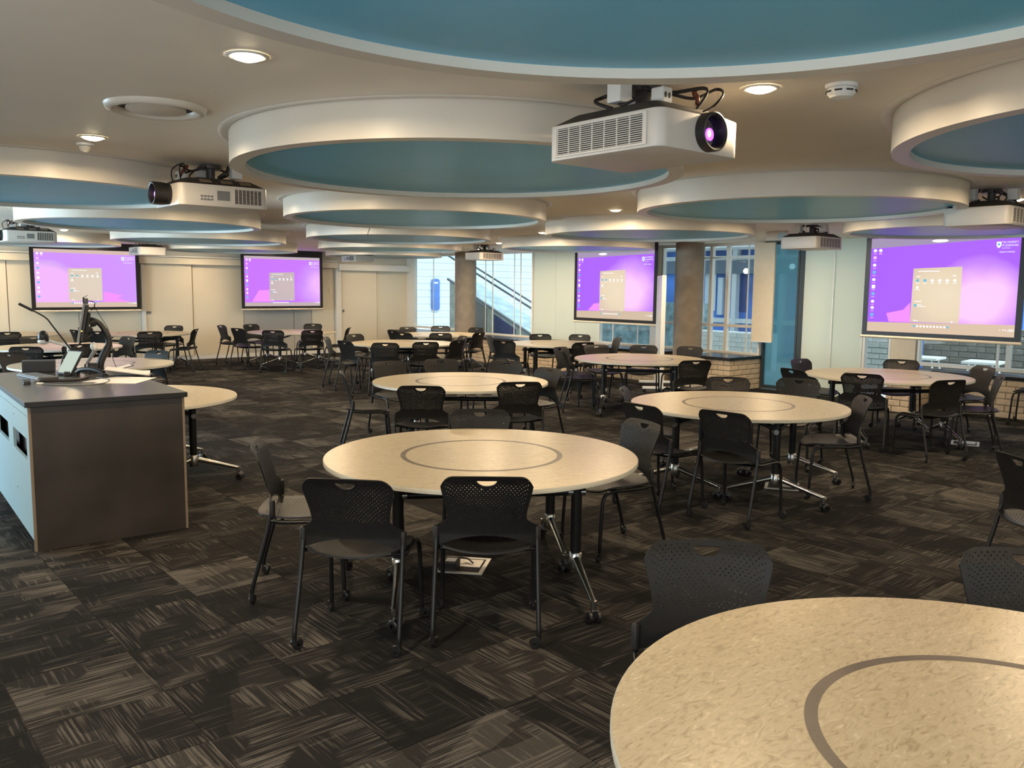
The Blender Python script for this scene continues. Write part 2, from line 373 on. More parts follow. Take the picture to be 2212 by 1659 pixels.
for nm, p, z, w, h in (('door_pull', 5.99, 1.06, .10, .05), ('door_pull', 10.72, 1.05, .05, .06)):
    t = obj(nm, MB().box(p-w/2, p+w/2, YF-.09, YF-.069, z-h/2, z+h/2), M['grey_plastic'], wb_, bevel=.004)
sw = thing('light_switch', 'small beige light switch plate on the wall beside the right door post', 'switch', (10.40, YF-.03, 1.49))
obj('switch_plate', MB().box(-.045, .045, -.012, 0, 0, .13), M['cream'], sw, bevel=.003); obj('rocker', MB().box(-.015, .015, -.017, -.0125, .045, .085), M['white'], sw)

# --------------------------------------------------------- facade on the right: windows, panels, brick parapets
PF = XR
def facade_box(mb, y0, y1, z0, z1, t=.06, off=0): return mb.box(PF+off-t/2, PF+off+t/2, y0, y1, z0, z1)
def window(n, label, y0, y1, z0, z1, mull=(), bars=(), gl='glass', fr=.034, m='trim'):
    f = MB(); facade_box(f, y0, y0+fr, z0, z1, .09); facade_box(f, y1-fr, y1, z0, z1, .09); facade_box(f, y0+fr, y1-fr, z1-.05, z1, .09); facade_box(f, y0+fr, y1-fr, z0, z0+.05, .09)
    w = struct('window_%d' % n, f, M[m], label, 'window')
    for a, t in mull: obj('mullion', facade_box(MB(), a-t/2, a+t/2, z0+.05, z1-.05, .08 if t > .03 else .016), M[m], w)
    for a, t in bars: obj('glazing_bar', facade_box(MB(), y0+fr, y1-fr, a-t/2, a+t/2, .05), M[m], w)
    ys = [y0+fr]+sorted(a for a, t in mull)+[y1-fr]
    for a, b in zip(ys, ys[1:]): obj('pane', facade_box(MB(), a+.004, b-.004, z0+.045, z1-.045, .008, .022), M[gl], w)
    return w
window(1, 'narrow far-corner window beside the first concrete column', 17.0, 18.85, .60, ZC, [(18.0, .014)])
window(2, 'wide bright window with a stair outside, between column and white blind', 14.15, 16.95, .55, ZC, [(15.87, .012), (15.60, .022), (14.82, .012), (14.60, .020)])
window(3, 'window mostly hidden behind the third projection screen', 10.72, 12.12, .55, ZC, [(11.75, .02), (11.10, .015)])
window(4, 'narrow window between the third screen and the second column', 9.75, 10.50, .55, ZC, [(10.15, .02)], [(1.05, .03)])
window(5, 'gridded window with white mullions right of the second column', 8.32, 9.72, .55, ZC, [(9.56, .02), (9.38, .06), (9.03, .06), (8.62, .018), (8.50, .02)], [(1.05, .05), (2.24, .025)])
window(6, 'full-height tinted glass door left of the white panels', 7.62, 8.28, .02, ZC, [], [], 'glass_teal', .035, 'out_dark')
window(7, 'narrow window under the left end of the nearest screen', 6.04, 6.48, .30, ZC)
window(8, 'wide window behind the nearest screen overlooking the cafe wall', 3.0, 5.64, .60, ZC, [(4.42, .05), (4.56, .03)], [(1.62, .05)])
window(9, 'window continuing past the right edge of the view', 0.5, 2.9, .60, ZC, [(1.7, .05)])
wr = MB(); facade_box(wr, -4.0, .45, 0, ZC, .12)
wr_ = struct('wall_right', wr, M['wall'], 'cream facade wall between the windows', 'wall')
def fpart(name, y0, y1, z0, z1, m, t=.08, off=0): return obj(name, facade_box(MB(), y0, y1, z0, z1, t, off), M[m], wr_, bevel=.004)
fpart('corner_trim', 18.86, 19.19, 0, ZC, 'trim'); fpart('window_surround', 10.51, 10.71, 0, ZC, 'trim', .14)
fpart('dark_jamb', 7.53, 7.615, 0, ZC, 'out_dark', .09)
fpart('cream_pier', 5.66, 6.03, 0, ZC, 'cream', .12); fpart('white_pier', 2.91, 2.99, .6, ZC, 'trim', .10)
pnl = thing('window_blind', 'tall back-lit white blind left of the third screen', 'blind', (PF, 13.14, 0))
for a, b in ((-1.0, -.32), (-.31, .30), (.31, 1.0)): obj('blind_panel', MB().box(-.006, .006, a, b, .56, ZC-.004), M['blind'], pnl)
obj('head_rail', MB().box(-.03, .03, -1.0, 1.0, ZC-.06, ZC-.003), M['trim'], pnl)
for lab, a, b in (('tall white panel door next to the tinted glass', 7.0, 7.525), ('tall white panel door beside the nearest screen', 6.49, 6.985)):
    d = thing('panel_door', lab, 'door', (PF-.02, (a+b)/2, 0)); w = (b-a)/2
    obj('door_leaf', MB().box(-.025, .025, -w, w, .005, ZC-.005), M['panel_white'], d, bevel=.004); obj('edge_strip', MB().box(-.032, -.0255, -w, -w+.02, .01, ZC-.01), M['white'], d)
pb = thing('pin_board', 'tall cream pin board mounted against the gridded window', 'board', (PF-.10, 8.24, .80))
obj('board_face', MB().box(-.02, .02, -.20, .20, 0, ZC-.82), M['cream'], pb, bevel=.004); obj('board_rail', MB().box(-.026, -.0205, -.20, .20, .0, .02), M['trim'], pb)

# brick parapets: each brick a piece with recessed joints
bk = MB().box(-.115, .115, -.05, .05, -.038, .038); brick_me = bk.mesh('brick', M['brick'], bevel=.004, seg=1)
def brick_face(parent, x0, y0, dx, dy, length, z1, side, me=brick_me, bw=.24, bh=.086, inset=.046, name='brick'):
    # run of courses from (x0,y0) along (dx,dy); side = outward normal
    rz = math.atan2(dy, dx); rows = int(z1/bh)
    for r in range(rows):
        t = -.5*bw if r % 2 else 0
        while t < length-.02:
            a, b = max(0, t), min(length, t+bw)
            if b-a > .05:
                o = link(name, me, parent, (x0+dx*(a+b)/2-side[0]*inset, y0+dy*(a+b)/2-side[1]*inset, bh*(r+.5)), (0, 0, rz))
                o.scale = ((b-a-.01)/.23, 1, 1)
            t += bw
PZ = .52
def parapet2(name, label, x0, x1, y0, y1, runs):
    w = struct(name, MB().box(x0+.006, x1-.006, y0+.006, y1-.006, 0, PZ), M['mortar'], label, 'wall')
    for (bx, by, dx, dy, ln, side) in runs: brick_face(w, bx, by, dx, dy, ln, PZ, side)
    obj('sill', MB().box(x0-.04, x1, y0-(.04 if y0 < 9 else 0), y1, PZ, PZ+.045), M['sill'], w, bevel=.004)
parapet2('wall_parapet', 'tan brick bench wall with black top right of the second column', 11.8, PF+.06, 8.30, 9.22, [(11.8, 8.30, 0, 1, .92, (-1, 0)), (11.8, 8.30, 1, 0, .95, (0, -1))])
parapet2('wall_parapet', 'tan brick window bench between the two concrete columns', 11.9, PF+.06, 9.80, 15.70, [(11.9, 9.80, 0, 1, 5.9, (-1, 0))])
parapet2('wall_parapet', 'short brick window bench beyond the far column', 11.9, PF+.06, 16.30, 18.84, [(11.9, 16.30, 0, 1, 2.5, (-1, 0))])
parapet2('wall_parapet', 'tan brick window wall behind the right-hand table', 12.40, PF+.06, .6, 5.30, [(12.40, .6, 0, 1, 4.7, (-1, 0))])
parapet2('wall_parapet', 'short projecting brick pier under the nearest screen', 11.75, PF+.06, 5.31, 5.64, [(11.75, 5.31, 0, 1, .33, (-1, 0)), (11.75, 5.31, 1, 0, .6, (0, -1))])
for lab, x, y in (('far round concrete column by the bright windows', 12.2, 16.0), ('near round concrete column right of the third screen', 12.22, 9.51)):
    c = tag(obj('concrete_column', MB().lathe([(0, 0), (.25, 0), (.25, ZC-.002), (0, ZC-.002)], 40), M['concrete'], None, (x, y, 0), smooth=40), lab, 'column', kind='structure')

# ------------------------------------------------------------------ ceiling discs
DR, DI, ZB = 1.27, 1.19, 2.32
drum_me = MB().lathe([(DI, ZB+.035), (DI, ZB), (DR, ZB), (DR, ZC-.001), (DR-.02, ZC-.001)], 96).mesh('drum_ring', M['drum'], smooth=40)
pan_me = MB().lathe([(0, ZB+.03), (DI+.005, ZB+.03), (DI+.005, ZB+.04), (0, ZB+.04)], 96).mesh('blue_panel', M['blue'], smooth=40)
col_me = MB().lathe([(DR+.004, ZC-.0005), (DR+.012, ZC-.004), (DR+.035, ZC-.010), (DR+.052, ZC-.006), (DR+.055, ZC-.0005)], 96).mesh('ceiling_collar', M['drum'], smooth=60)
DISCS = [
 (1.23, .92, 'huge blue-bottomed ceiling disc cut off by the top edge, above the big projector'),
 (4.55, .82, 'blue-bottomed ceiling disc cut off by the right edge near the smoke detector'),
 (3.03, 4.03, 'large complete blue-bottomed ceiling disc left of the big projector'),
 (6.36, 3.91, 'wide blue-bottomed ceiling disc right of the big projector'),
 (9.80, 3.91, 'blue-bottomed ceiling disc just above the nearest screen'),
 (1.32, 7.15, 'pale blue ceiling disc at the left edge behind the second projector lens'),
 (4.79, 7.07, 'blue-bottomed ceiling disc directly behind the large complete one'),
 (8.15, 6.99, 'blue-bottomed ceiling disc in front of the second concrete column'),
 (3.15, 10.12, 'pale blue ceiling disc below the second projector, upper of the left stack'),
 (6.59, 10.15, 'ceiling disc with the hanging detector on its left rim'),
 (10.17, 10.25, 'blue-bottomed ceiling disc overlapping the top of the third screen'),
 (4.96, 13.23, 'pale blue ceiling disc in the middle of the left stack'),
 (8.37, 13.20, 'ceiling disc one behind the detector disc in the middle row'),
 (3.34, 16.25, 'pale blue ceiling disc overlapping the top of the leftmost screen'),
 (6.71, 16.37, 'pale blue ceiling disc lowest of the left stack, above the second screen'),
 (10.17, 16.30, 'farthest ceiling disc, near the far corner window')]
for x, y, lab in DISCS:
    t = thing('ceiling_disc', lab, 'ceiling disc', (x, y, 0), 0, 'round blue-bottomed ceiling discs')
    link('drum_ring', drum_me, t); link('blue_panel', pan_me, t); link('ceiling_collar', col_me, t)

# ------------------------------------------------------------------ downlights
dl_ring = MB().lathe([(.055, -.004), (.07, -.008), (.078, -.001)], 32).mesh('trim_ring', M['trim'], smooth=60)
dl_glow = MB().lathe([(0, -.020), (.025, -.0185), (.045, -.012), (.056, -.004)], 32).mesh('diffuser', M['lamp_glow'], smooth=1)
LAMPS = [(1.31, 3.00, 'bright ceiling downlight at upper left below the huge disc'), (1.37, 5.22, 'ceiling downlight at far left beyond the round air vent'),
 (3.05, 2.05, 'bright ceiling downlight above and right of the big projector lens'), (6.61, 6.12, 'small ceiling downlight between three discs, right of centre'),
 (8.58, 9.39, 'tiny ceiling downlight left of the disc before the second column'), (8.22, 2.89, 'ceiling downlight cut by the right edge above the edge projector'),
 (3.35, 14.55, 'tiny ceiling downlight behind the leftmost projector')]
WASH = [(3.0, 18.45), (2.4, 17.6), (5.0, 18.3), (7.0, 18.3), (8.9, 18.2), (11.3, 18.0), (12.0, 16.9)]
HID = [(11.2, 7.2), (11.3, 14.4), (3.05, 6.08), (4.79, 5.03), (8.15, 4.95), (4.87, 9.1), (3.15, 8.08), (6.59, 8.11), (10.17, 8.21), (6.66, 12.2), (4.96, 11.19), (10.07, 12.2), (8.37, 11.16),
       (5.03, 15.3), (6.71, 14.3), (10.17, 14.26), (8.44, 15.3), (11.6, 12.9), (11.3, 5.6), (-.4, 2.05), (-.35, 6.1), (6.3, -.2), (2.9, -1.2), (-.5, -1.2), (1.2, -1.3), (7.9, -1.2), (10.0, 1.9), (11.3, -.5), (6.4, 1.95)]  # unseen lamps, added between the discs and near the facade for light
ld = bpy.data.lights.new('downlight_lamp', 'AREA'); ld.shape = 'DISK'; ld.size = .10; ld.energy = LAMP_W; ld.color = LAMP_COL; ld.spread = R(172)
for x, y, lab in LAMPS:
    t = thing('downlight', lab, 'downlight', (x, y, ZC), 0, 'recessed ceiling downlights')
    link('trim_ring', dl_ring, t); link('diffuser', dl_glow, t); link('lamp', ld, t, (0, 0, -.024))
wd = ld.copy(); wd.energy = 12
for x, y in HID+WASH:
    t = thing('downlight', 'unseen ceiling downlight added to light the room', 'downlight', (x, y, ZC), 0, 'unseen added downlights')
    link('trim_ring', dl_ring, t); link('diffuser', dl_glow, t); link('lamp', wd if (x, y) in WASH else ld, t, (0, 0, -.024))
# round air diffusers
for x, y, lab in ((1.36, 4.13, 'round ceiling air vent at upper left between two downlights'), (6.9, 7.45, 'distant round ceiling air vent right of centre'), (4.92, 10.44, 'distant round ceiling air vent left of centre')):
    t = thing('air_vent', lab, 'air vent', (x, y, ZC), 0, 'round ceiling air vents')
    obj('outer_ring', MB().lathe([(.165, -.001), (.17, -.02), (.195, -.028), (.215, -.02), (.222, -.0005)], 48), M['drum'], t, smooth=60)
    obj('throat', MB().lathe([(0, -.002), (.168, -.002)], 48), M['dark_gap'], t); obj('centre_plate', MB().lathe([(0, -.022), (.12, -.022), (.13, -.017), (.13, -.008), (0, -.008)], 48), M['drum'], t, smooth=40)
t = thing('smoke_detector', 'white round smoke detector on the ceiling at upper right', 'detector', (3.23, 1.80, ZC))
obj('base', MB().lathe([(.062, -.0005), (.062, -.014), (.0, -.014)], 32), M['white'], t, smooth=40)
obj('sensor_head', MB().lathe([(.05, -.0145), (.056, -.026), (.054, -.036), (.04, -.05), (0, -.053)], 32), M['white'], t, smooth=40)
for k in range(8): obj('slot', MB().cbox((0, 0, 0), (.028, .004, .006)), M['grille_dark'], t, (.0555*math.cos(k*PI/4+.3), .0555*math.sin(k*PI/4+.3), -.029), (0, 0, k*PI/4+.3+PI/2))
t = thing('motion_sensor', 'small white motion sensor beside the far left downlight', 'sensor', (1.40, 5.50, ZC))
obj('base', MB().lathe([(.05, -.0005), (.048, -.012), (.03, -.015)], 24), M['white'], t, smooth=40); obj('dome', MB().lathe([(.034, -.0155), (.028, -.04), (.012, -.05), (0, -.051)], 24), M['drum'], t, smooth=60)
t = thing('ceiling_detector', 'small beige detector with a dangling cord between two middle discs', 'detector', (5.35, 8.85, ZC))
obj('dome', MB().lathe([(.085, -.0005), (.085, -.05), (.07, -.09), (0, -.10)], 24), M['drum'], t, smooth=40); obj('cord', MB().tube(bez([(0, 0, -.10), (-.03, 0, -.14), (-.06, 0, -.22)], 5), .004, 6), M['cable'], t)
t = thing('exit_sign', 'small ceiling sign box glowing faint lilac beside the far projector', 'sign', (10.6, 6.75, ZC)); obj('sign_box', MB().box(-.02, .02, -.17, .17, -.12, -.001), M['drum'], t, bevel=.004); obj('sign_face', MB().box(-.024, -.0205, -.15, -.02, -.105, -.02), M['lect_side'], t)

# ------------------------------------------------------------------ projection screens
def grad_mat(name, stops, centre, squash):
    """projected wallpaper: colour falls off from a bright centre across the picture"""
    m, nt, N, L, b = nodes(name); N.remove(b)
    uv = N.new('ShaderNodeUVMap'); uv.uv_map = 'uv'
    mp = N.new('ShaderNodeMapping'); mp.inputs['Location'].default_value = (-centre[0]*squash[0], -centre[1]*squash[1], 0); mp.inputs['Scale'].default_value = (squash[0], squash[1], 1)
    L.new(uv.outputs[0], mp.inputs[0])
    ln = N.new('ShaderNodeVectorMath'); ln.operation = 'LENGTH'; L.new(mp.outputs[0], ln.inputs[0])
    nz = N.new('ShaderNodeTexNoise'); nz.inputs['Scale'].default_value = 3; L.new(uv.outputs[0], nz.inputs['Vector'])
    d = math_node(N, L, 'ADD', ln.outputs['Value'], math_node(N, L, 'MULTIPLY', math_node(N, L, 'SUBTRACT', nz.outputs['Fac'], .5), .16))
    rp = N.new('ShaderNodeValToRGB'); e = rp.color_ramp.elements
    e[0].position, e[0].color = stops[0][0], srgb(*stops[0][1]); e[1].position, e[1].color = stops[-1][0], srgb(*stops[-1][1])
    for p, c in stops[1:-1]: x = e.new(p); x.color = srgb(*c)
    L.new(d, rp.inputs[0]); em = N.new('ShaderNodeEmission'); em.inputs[1].default_value = 1.0
    L.new(rp.outputs[0], em.inputs[0]); L.new(em.outputs[0], N['Material Output'].inputs[0]); return m
MW = emit('projected_white', srgb(250, 248, 250), 1.0); MCy = emit('projected_cyan', srgb(110, 190, 220), 1.0); MPk = emit('projected_pink', srgb(250, 190, 235), 1.0)
MMag = emit('projected_magenta', srgb(238, 145, 250), 1.0); MHot = emit('projector_flare', srgb(255, 252, 250), 1.6)
IW = 1.90
def make_screen(label, loc, rz, z0, h, corners, wall_stops, centre, squash, band, menu_stops, bar_col, wedge, flare, ztop):
    t = thing('projection_screen', label, 'screen', (loc[0], loc[1], 0), rz, 'pull-down projection screens')
    obj('black_border', MB().box(-IW/2-.075, IW/2+.075, 0, .006, z0-.055, ztop), M['black'], t)
    obj('bottom_bar', MB().cyl((-IW/2-.085, .003, z0-.075), (IW/2+.085, .003, z0-.075), .02, 10), M['cream'], t, smooth=40)
    def P(u, v): return ((u-.5)*IW, z0+v*h)
    def poly(name, uvs, y, m):
        mb = MB(); pts = [P(*q) for q in uvs]; mb.add([(x, y, z) for x, z in pts], [tuple(range(len(pts)))])
        me = mb.mesh(name, m); ul = me.uv_layers.new(name='uv')
        for lp in me.loops: ul.data[lp.index].uv = uvs[lp.vertex_index]
        return link(name, me, t)
    poly('screen_surface', [(0, 0), (1, 0), (1, 1), (0, 1)], -.001, emit('screen_glow_band', srgb(*band), 1.0))  # bare screen strip, dim projected light put in as glow
    (bl, br, tr, tl) = corners
    poly('wallpaper', [(0, bl), (1, br), (1, tr), (0, tl)], -.002, grad_mat('wallpaper', wall_stops, centre, squash))  # the hot spot's view-dependent brightness is painted into the wallpaper
    poly('taskbar', [(0, 0), (1, 0), (1, br), (0, bl)], -.0025, emit('taskbar', srgb(*bar_col), 1.0))
    if wedge: poly('wallpaper_ray', wedge, -.0028, MMag)
    poly('start_menu', [(.315, .112), (.648, .116), (.648, .69), (.318, .675)], -.0035, grad_mat('start_menu', menu_stops, (.56, .40), (1.0, .8)))
    def icons(name, pts, m, y=-.005):
        mb = MB()
        for u, v, w, hh, rnd in pts:
            x, z = P(u, v)
            if rnd: mb.add([(x+w/2*math.cos(k*PI/6), y, z+hh/2*math.sin(k*PI/6)) for k in range(12)], [tuple(range(12))])
            else: mb.add([(x-w/2, y, z-hh/2), (x+w/2, y, z-hh/2), (x+w/2, y, z+hh/2), (x-w/2, y, z+hh/2)], [(0, 1, 2, 3)])
        o = obj(name, mb, m, t); o['kind'] = 'stuff'; return o
    vs = [.868, .793, .713, .637, .558, .482, .406, .323, .255, .18]
    k = (corners[3]-.1)/.79
    vs = [.1+(v-.1)*k for v in vs]
    icons('desktop_icons', [(.032, v, .05, .042, 1) for i, v in enumerate(vs) if i not in (1, 3, 5, 6, 9)]+[(.032, vs[5], .05, .05, 0), (.072, vs[0], .05, .045, 1)], MW)
    icons('desktop_icons', [(.032, vs[i], .05, .045, 1) for i in (3, 6, 9)], MCy); icons('desktop_icons', [(.032, vs[1], .05, .045, 1)], MPk)
    icons('icon_captions', [(.032, v-.034, .045, .008, 0) for v in vs]+[(.072, vs[0]-.034, .045, .012, 0)], MPk)
    icons('pinned_icons', [(.352+.0505*i, .55, .044, .04, 1) for i in (2, 3, 4, 5)]+[(.352, .478, .04, .036, 1)], MW)
    icons('pinned_icons', [(.352+.0505*i, .55, .042, .04, 1) for i in (0, 1)]+[(.345, .29, .04, .04, 1)], MCy)
    icons('menu_captions', [(.352+.0505*i, .522, .045, .009, 0) for i in range(6)]+[(.425, .645, .28, .011, 0), (.355, .592, .05, .012, 0), (.60, .60, .04, .015, 0), (.352, .455, .07, .009, 0),
          (.362, .332, .10, .011, 0), (.374, .297, .06, .009, 0), (.388, .28, .11, .009, 0), (.345, .132, .022, .022, 1), (.362, .130, .035, .01, 0), (.602, .13, .02, .024, 1)], MW)
    icons('taskbar_icons', [(.346+.0232*i, .072, .030, .030, 1) for i in range(11) if i not in (0, 10)], MW); icons('taskbar_icons', [(.346+.0232*i, .072, .032, .030, 1) for i in (0, 10)], MCy)
    icons('tray', [(.91, .068, .012, .012, 1), (.93, .068, .02, .016, 1), (.945, .068, .02, .016, 1), (.975, .074, .05, .009, 0), (.972, .06, .065, .009, 0), (.993, .068, .016, .016, 1)], MW)
    # university lettering and shield, upper right of the picture
    y = -.005; vt = corners[2]-.045
    x, z = P(.868, vt-.022)
    sh = MB().add([(x-.028, y, z+.038), (x-.028, y, z-.008), (x-.018, y, z-.030), (x, y, z-.042), (x+.018, y, z-.030), (x+.028, y, z-.008), (x+.028, y, z+.038)], [(0, 1, 2, 3, 4, 5, 6)])
    s_ = obj('shield', sh, MW, t); obj('shield_disc', MB().add([(x+.016*math.cos(k*PI/6), y-.001, z+.004+.016*math.sin(k*PI/6)) for k in range(12)], [tuple(range(12))]), MCy, s_)
    for txt, v, sz in (('THE UNIVERSITY', vt, .034), ('OF QUEENSLAND', vt-.030, .034), ('AUSTRALIA', vt-.052, .016), ('CREATE CHANGE', vt-.092, .026)):
        me = text_mesh(txt, sz, MW); x, z = P(.886 if sz > .03 or sz < .02 else .872, v); w = max(vv.co.x for vv in me.vertices)
        o = link('lettering', me, t, (x, y, z-.01), (PI/2, 0, 0)); tw = {.034: .19, .016: .10, .026: .18}[sz]; o.scale = (tw/w, 1, 1)
    if flare:
        x, z = P(*flare); obj('light_flare', MB().add([(x+.105*math.cos(k*PI/10), y, z+.02*math.sin(k*PI/10)) for k in range(20)], [tuple(range(20))]), MHot, t)
    return t
purple, lil, pink, pale = (172, 102, 255), (203, 144, 250), (235, 178, 245), (246, 204, 246)
make_screen('leftmost projection screen, washed pink on its left half', (4.73, 18.88), 0, 1.19, 1.15, (.087, .087, .93, .945),
            [(0, pink), (.34, pink), (.40, (214, 168, 238)), (.47, lil), (.8, (204, 146, 250)), (1, (204, 150, 248))], (.06, .25), (1.0, .8), (208, 182, 172),
            [(0, (218, 204, 186)), (.35, (214, 196, 178)), (.5, (205, 178, 172)), (1, (200, 175, 172))], (207, 184, 166), [(.66, .09), (.93, .09), (.80, .16), (.86, .20), (.72, .26), (.66, .27)], None, ZC-.003)
make_screen('second projection screen from the left, vivid purple on the left', (9.0, 18.88), 0, 1.185, 1.15, (.075, .075, .945, .95),
            [(0, (236, 178, 245)), (.12, pink), (.3, lil), (.42, (198, 120, 255)), (1, (197, 116, 255))], (1.05, .42), (1.0, .75), (190, 172, 180),
            [(0, (200, 180, 182)), (.5, (186, 176, 176)), (1, (180, 172, 178))], (190, 172, 172), [(.09, .09), (.37, .09), (.37, .33), (.18, .32)], None, ZC-.003)
make_screen('third projection screen, hung right of the white blind', (11.62, 10.76), -PI/2, 1.12, 1.30, (.10, .125, .90, .865),
            [(0, pale), (.15, (244, 200, 245)), (.21, pink), (.30, lil), (.40, purple), (1, (168, 98, 255))], (.70, .38), (1.0, .80), (164, 148, 176),
            [(0, (234, 216, 190)), (.18, (228, 210, 182)), (.34, (212, 190, 172)), (1, (200, 178, 172))], (205, 184, 160), [(.16, .11), (.315, .11), (.315, .22), (.24, .21)], (.35, .915), ZC-.003)
make_screen('nearest and largest-looking projection screen on the right, with crest lettering', (11.62, 4.95), -PI/2, 1.125, 1.28, (.10, .12, .965, .893),
            [(0, pale), (.16, (244, 200, 245)), (.21, pink), (.29, lil), (.37, purple), (1, (166, 98, 255))], (.76, .36), (1.0, .85), (160, 146, 176),
            [(0, (234, 216, 190)), (.18, (228, 210, 182)), (.34, (212, 190, 172)), (1, (200, 178, 172))], (215, 190, 165), [(.16, .11), (.315, .11), (.31, .32), (.26, .24), (.14, .20)], (.49, .955), ZC-.003)

# ------------------------------------------------------------------ projectors
def projector_parts():
    P = {}
    out = rrect(.49, .60, .045, 5)
    P['body'] = MB().prism(out, 0, .17).mesh('body', M['proj'], smooth=40, bevel=.004)
    lid = MB(); n = len(out); top = rrect(.36, .44, .04, 5)
    lid.add([(x*.985, y*.985, .1705) for x, y in out]+[(x, y, .222) for x, y in top], [tuple(range(n-1, -1, -1)), tuple(range(n, 2*n))]+[(i, (i+1) % n, n+(i+1) % n, n+i) for i in range(n)])
    P['lid'] = lid.mesh('lid', M['proj_dark'])
    lab = MB()
    for y in (-.12, .02, .15): lab.add([(.23, y-.04, .1815), (.23, y+.04, .1815), (.195, y+.04, .2105), (.195, y-.04, .2105)], [(0, 1, 2, 3)])
    lab.v = [(x+.004, y, z+.003) for x, y, z in lab.v]; P['caution_labels'] = lab.mesh('caution_labels', M['ply'])
    # full grille on the -x side
    g = MB().box(-.2462, -.2455, -.225, .275, .022, .148); g = MB().box(-.2462, -.2455, -.225, .235, .022, .148); P['grille_back'] = g.mesh('grille_back', M['grille_dark'])
    s = MB()
    for k in range(13): s.box(-.2525, -.2463, -.225, .235, .024+k*.0097, .0275+k*.0097)
    for k in range(8): s.box(-.2525, -.2464, -.225+k*.0651, -.2215+k*.0651, .022, .150)
    P['grille'] = s.mesh('grille', M['proj'])
    fr = MB(); fr.box(-.253, -.2456, -.24, -.226, .012, .158); fr.box(-.253, -.2456, .236, .250, .012, .158); fr.box(-.253, -.2456, -.226, .236, .149, .158); fr.box(-.253, -.2456, -.226, .236, .012, .0215)
    P['grille_frame'] = fr.mesh('grille_frame', M['proj'])
    # +x side: ports and a short grille
    g2 = MB().box(.2455, .2462, .06, .25, .03, .145); P['side_vent_back'] = g2.mesh('side_vent_back', M['grille_dark'])
    s2 = MB()
    for k in range(12): s2.box(.2463, .250, .06, .25, .031+k*.0096, .033+k*.0096)
    for k in range(8): s2.box(.2464, .251, .06+k*.0268, .0625+k*.0268, .03, .145)
    P['side_vent'] = s2.mesh('side_vent', M['proj'])
    b = MB()
    for i in range(4):
        for j in range(2): b.box(.2455, .248, -.165+i*.022, -.151+i*.022, .045+j*.024, .059+j*.024)
    P['buttons'] = b.mesh('buttons', M['grey_plastic'])
    P['info_label'] = MB().box(.2455, .2465, -.055, .03, .05, .125).mesh('info_label', M['grey_plastic'])
    ln = MB().lathe([(.045, .06), (.058, .055), (.064, .0), (.064, -.06), (.060, -.062), (.052, -.058), (.048, -.02), (0, -.02)], 36)
    ln.xform(Matrix.Translation((.045, -.305, .085)) @ Matrix.Rotation(-PI/2, 4, 'X')); ln.v = [(x, -.61-y if False else y, z) for x, y, z in ln.v]
    P['lens_barrel'] = ln.mesh('lens_barrel', M['black'], smooth=40)
    P['lens_glass'] = MB().add([(.045+.05*math.cos(k*PI/12), -.337, .085+.05*math.sin(k*PI/12)) for k in range(24)], [tuple(range(24))]).mesh('lens_glass', M['lens'])
    P['lens_glow'] = MB().add([(.043+.022*math.cos(k*PI/8), -.340, .078+.021*math.sin(k*PI/8)) for k in range(16)], [tuple(range(16))]).mesh('lens_glow', M['lens_glow'])
    P['lens_core'] = MB().add([(.040+.009*math.cos(k*PI/8), -.3415, .080+.012*math.sin(k*PI/8)) for k in range(16)], [tuple(range(16))]).mesh('lens_core', M['lens_core'])
    mt = MB().box(-.10, .10, -.13, .13, .2225, .232); mt.cyl((0, 0, .232), (0, 0, .2895), .03, 14); mt.cyl((0, 0, .275), (0, 0, .2895), .075, 24)
    P['mount'] = mt.mesh('mount', M['dark_grey'])
    P['socket'] = MB().box(-.19, -.12, -.05, .02, .235, .2895).mesh('socket', M['white'], bevel=.004); P['socket2'] = MB().box(-.115, -.06, -.20, -.14, .224, .262).mesh('socket', M['white'], bevel=.004); P['socket3'] = MB().box(.06, .13, .10, .17, .236, .2895).mesh('socket', M['white'], bevel=.004)
    hl = MB()
    for x in (-.1, -.078): hl.cyl((x, -.2015, .243), (x, -.1995, .243), .007, 10)
    P['socket_holes'] = hl.mesh('socket_holes', M['grille_dark'])
    cb = MB()
    cb.tube(bez([(-.15, 0, .24), (-.17, -.05, .227), (-.12, -.10, .25), (-.05, -.06, .285)], 6), .004, 6)
    cb.tube(bez([(.05, -.22, .21), (.10, -.24, .27), (.0, -.14, .262), (-.06, -.04, .28)], 6), .0045, 6)
    cb.tube(bez([(.04, -.27, .195), (.12, -.30, .25), (.16, -.24, .275), (.08, -.20, .25), (.0, -.16, .255), (.06, -.05, .28)], 6), .004, 6)
    cb.tube(bez([(-.12, .05, .23), (-.15, .12, .25), (-.08, .16, .27), (-.04, .05, .285)], 6), .005, 6)
    cb.tube(bez([(.08, .02, .235), (.12, .06, .26), (.05, .1, .285)], 6), .009, 6)
    P['cables'] = cb.mesh('cables', M['cable'], smooth=1)
    P['cable_tie'] = MB().tube(bez([(.06, -.225, .235), (.075, -.215, .250), (.07, -.2, .262), (.095, -.19, .272)], 4), .008, 7).mesh('cable_tie', M['red_tie'], smooth=1)
    P['knob'] = MB().cyl((.16, -.23, .17), (.16, -.23, .192), .014, 14).mesh('knob', M['dark_grey'])
    for k, me in P.items():        # slim the body; the lens stays round and the mount reaches the ceiling
        for v in me.vertices:
            x, y, z = v.co
            if k.startswith('lens'): v.co = (.045+(x-.045)*1.2, y, .077+(z-.085)*1.15)
            elif z <= .2226: v.co.z = z*.82
            else: v.co.z = .1825+(z-.2226)*(.2895-.1825)/(.2895-.2226)
    return P
PP = projector_parts()
LENS = ('lens_glass', 'lens_glow', 'lens_core')
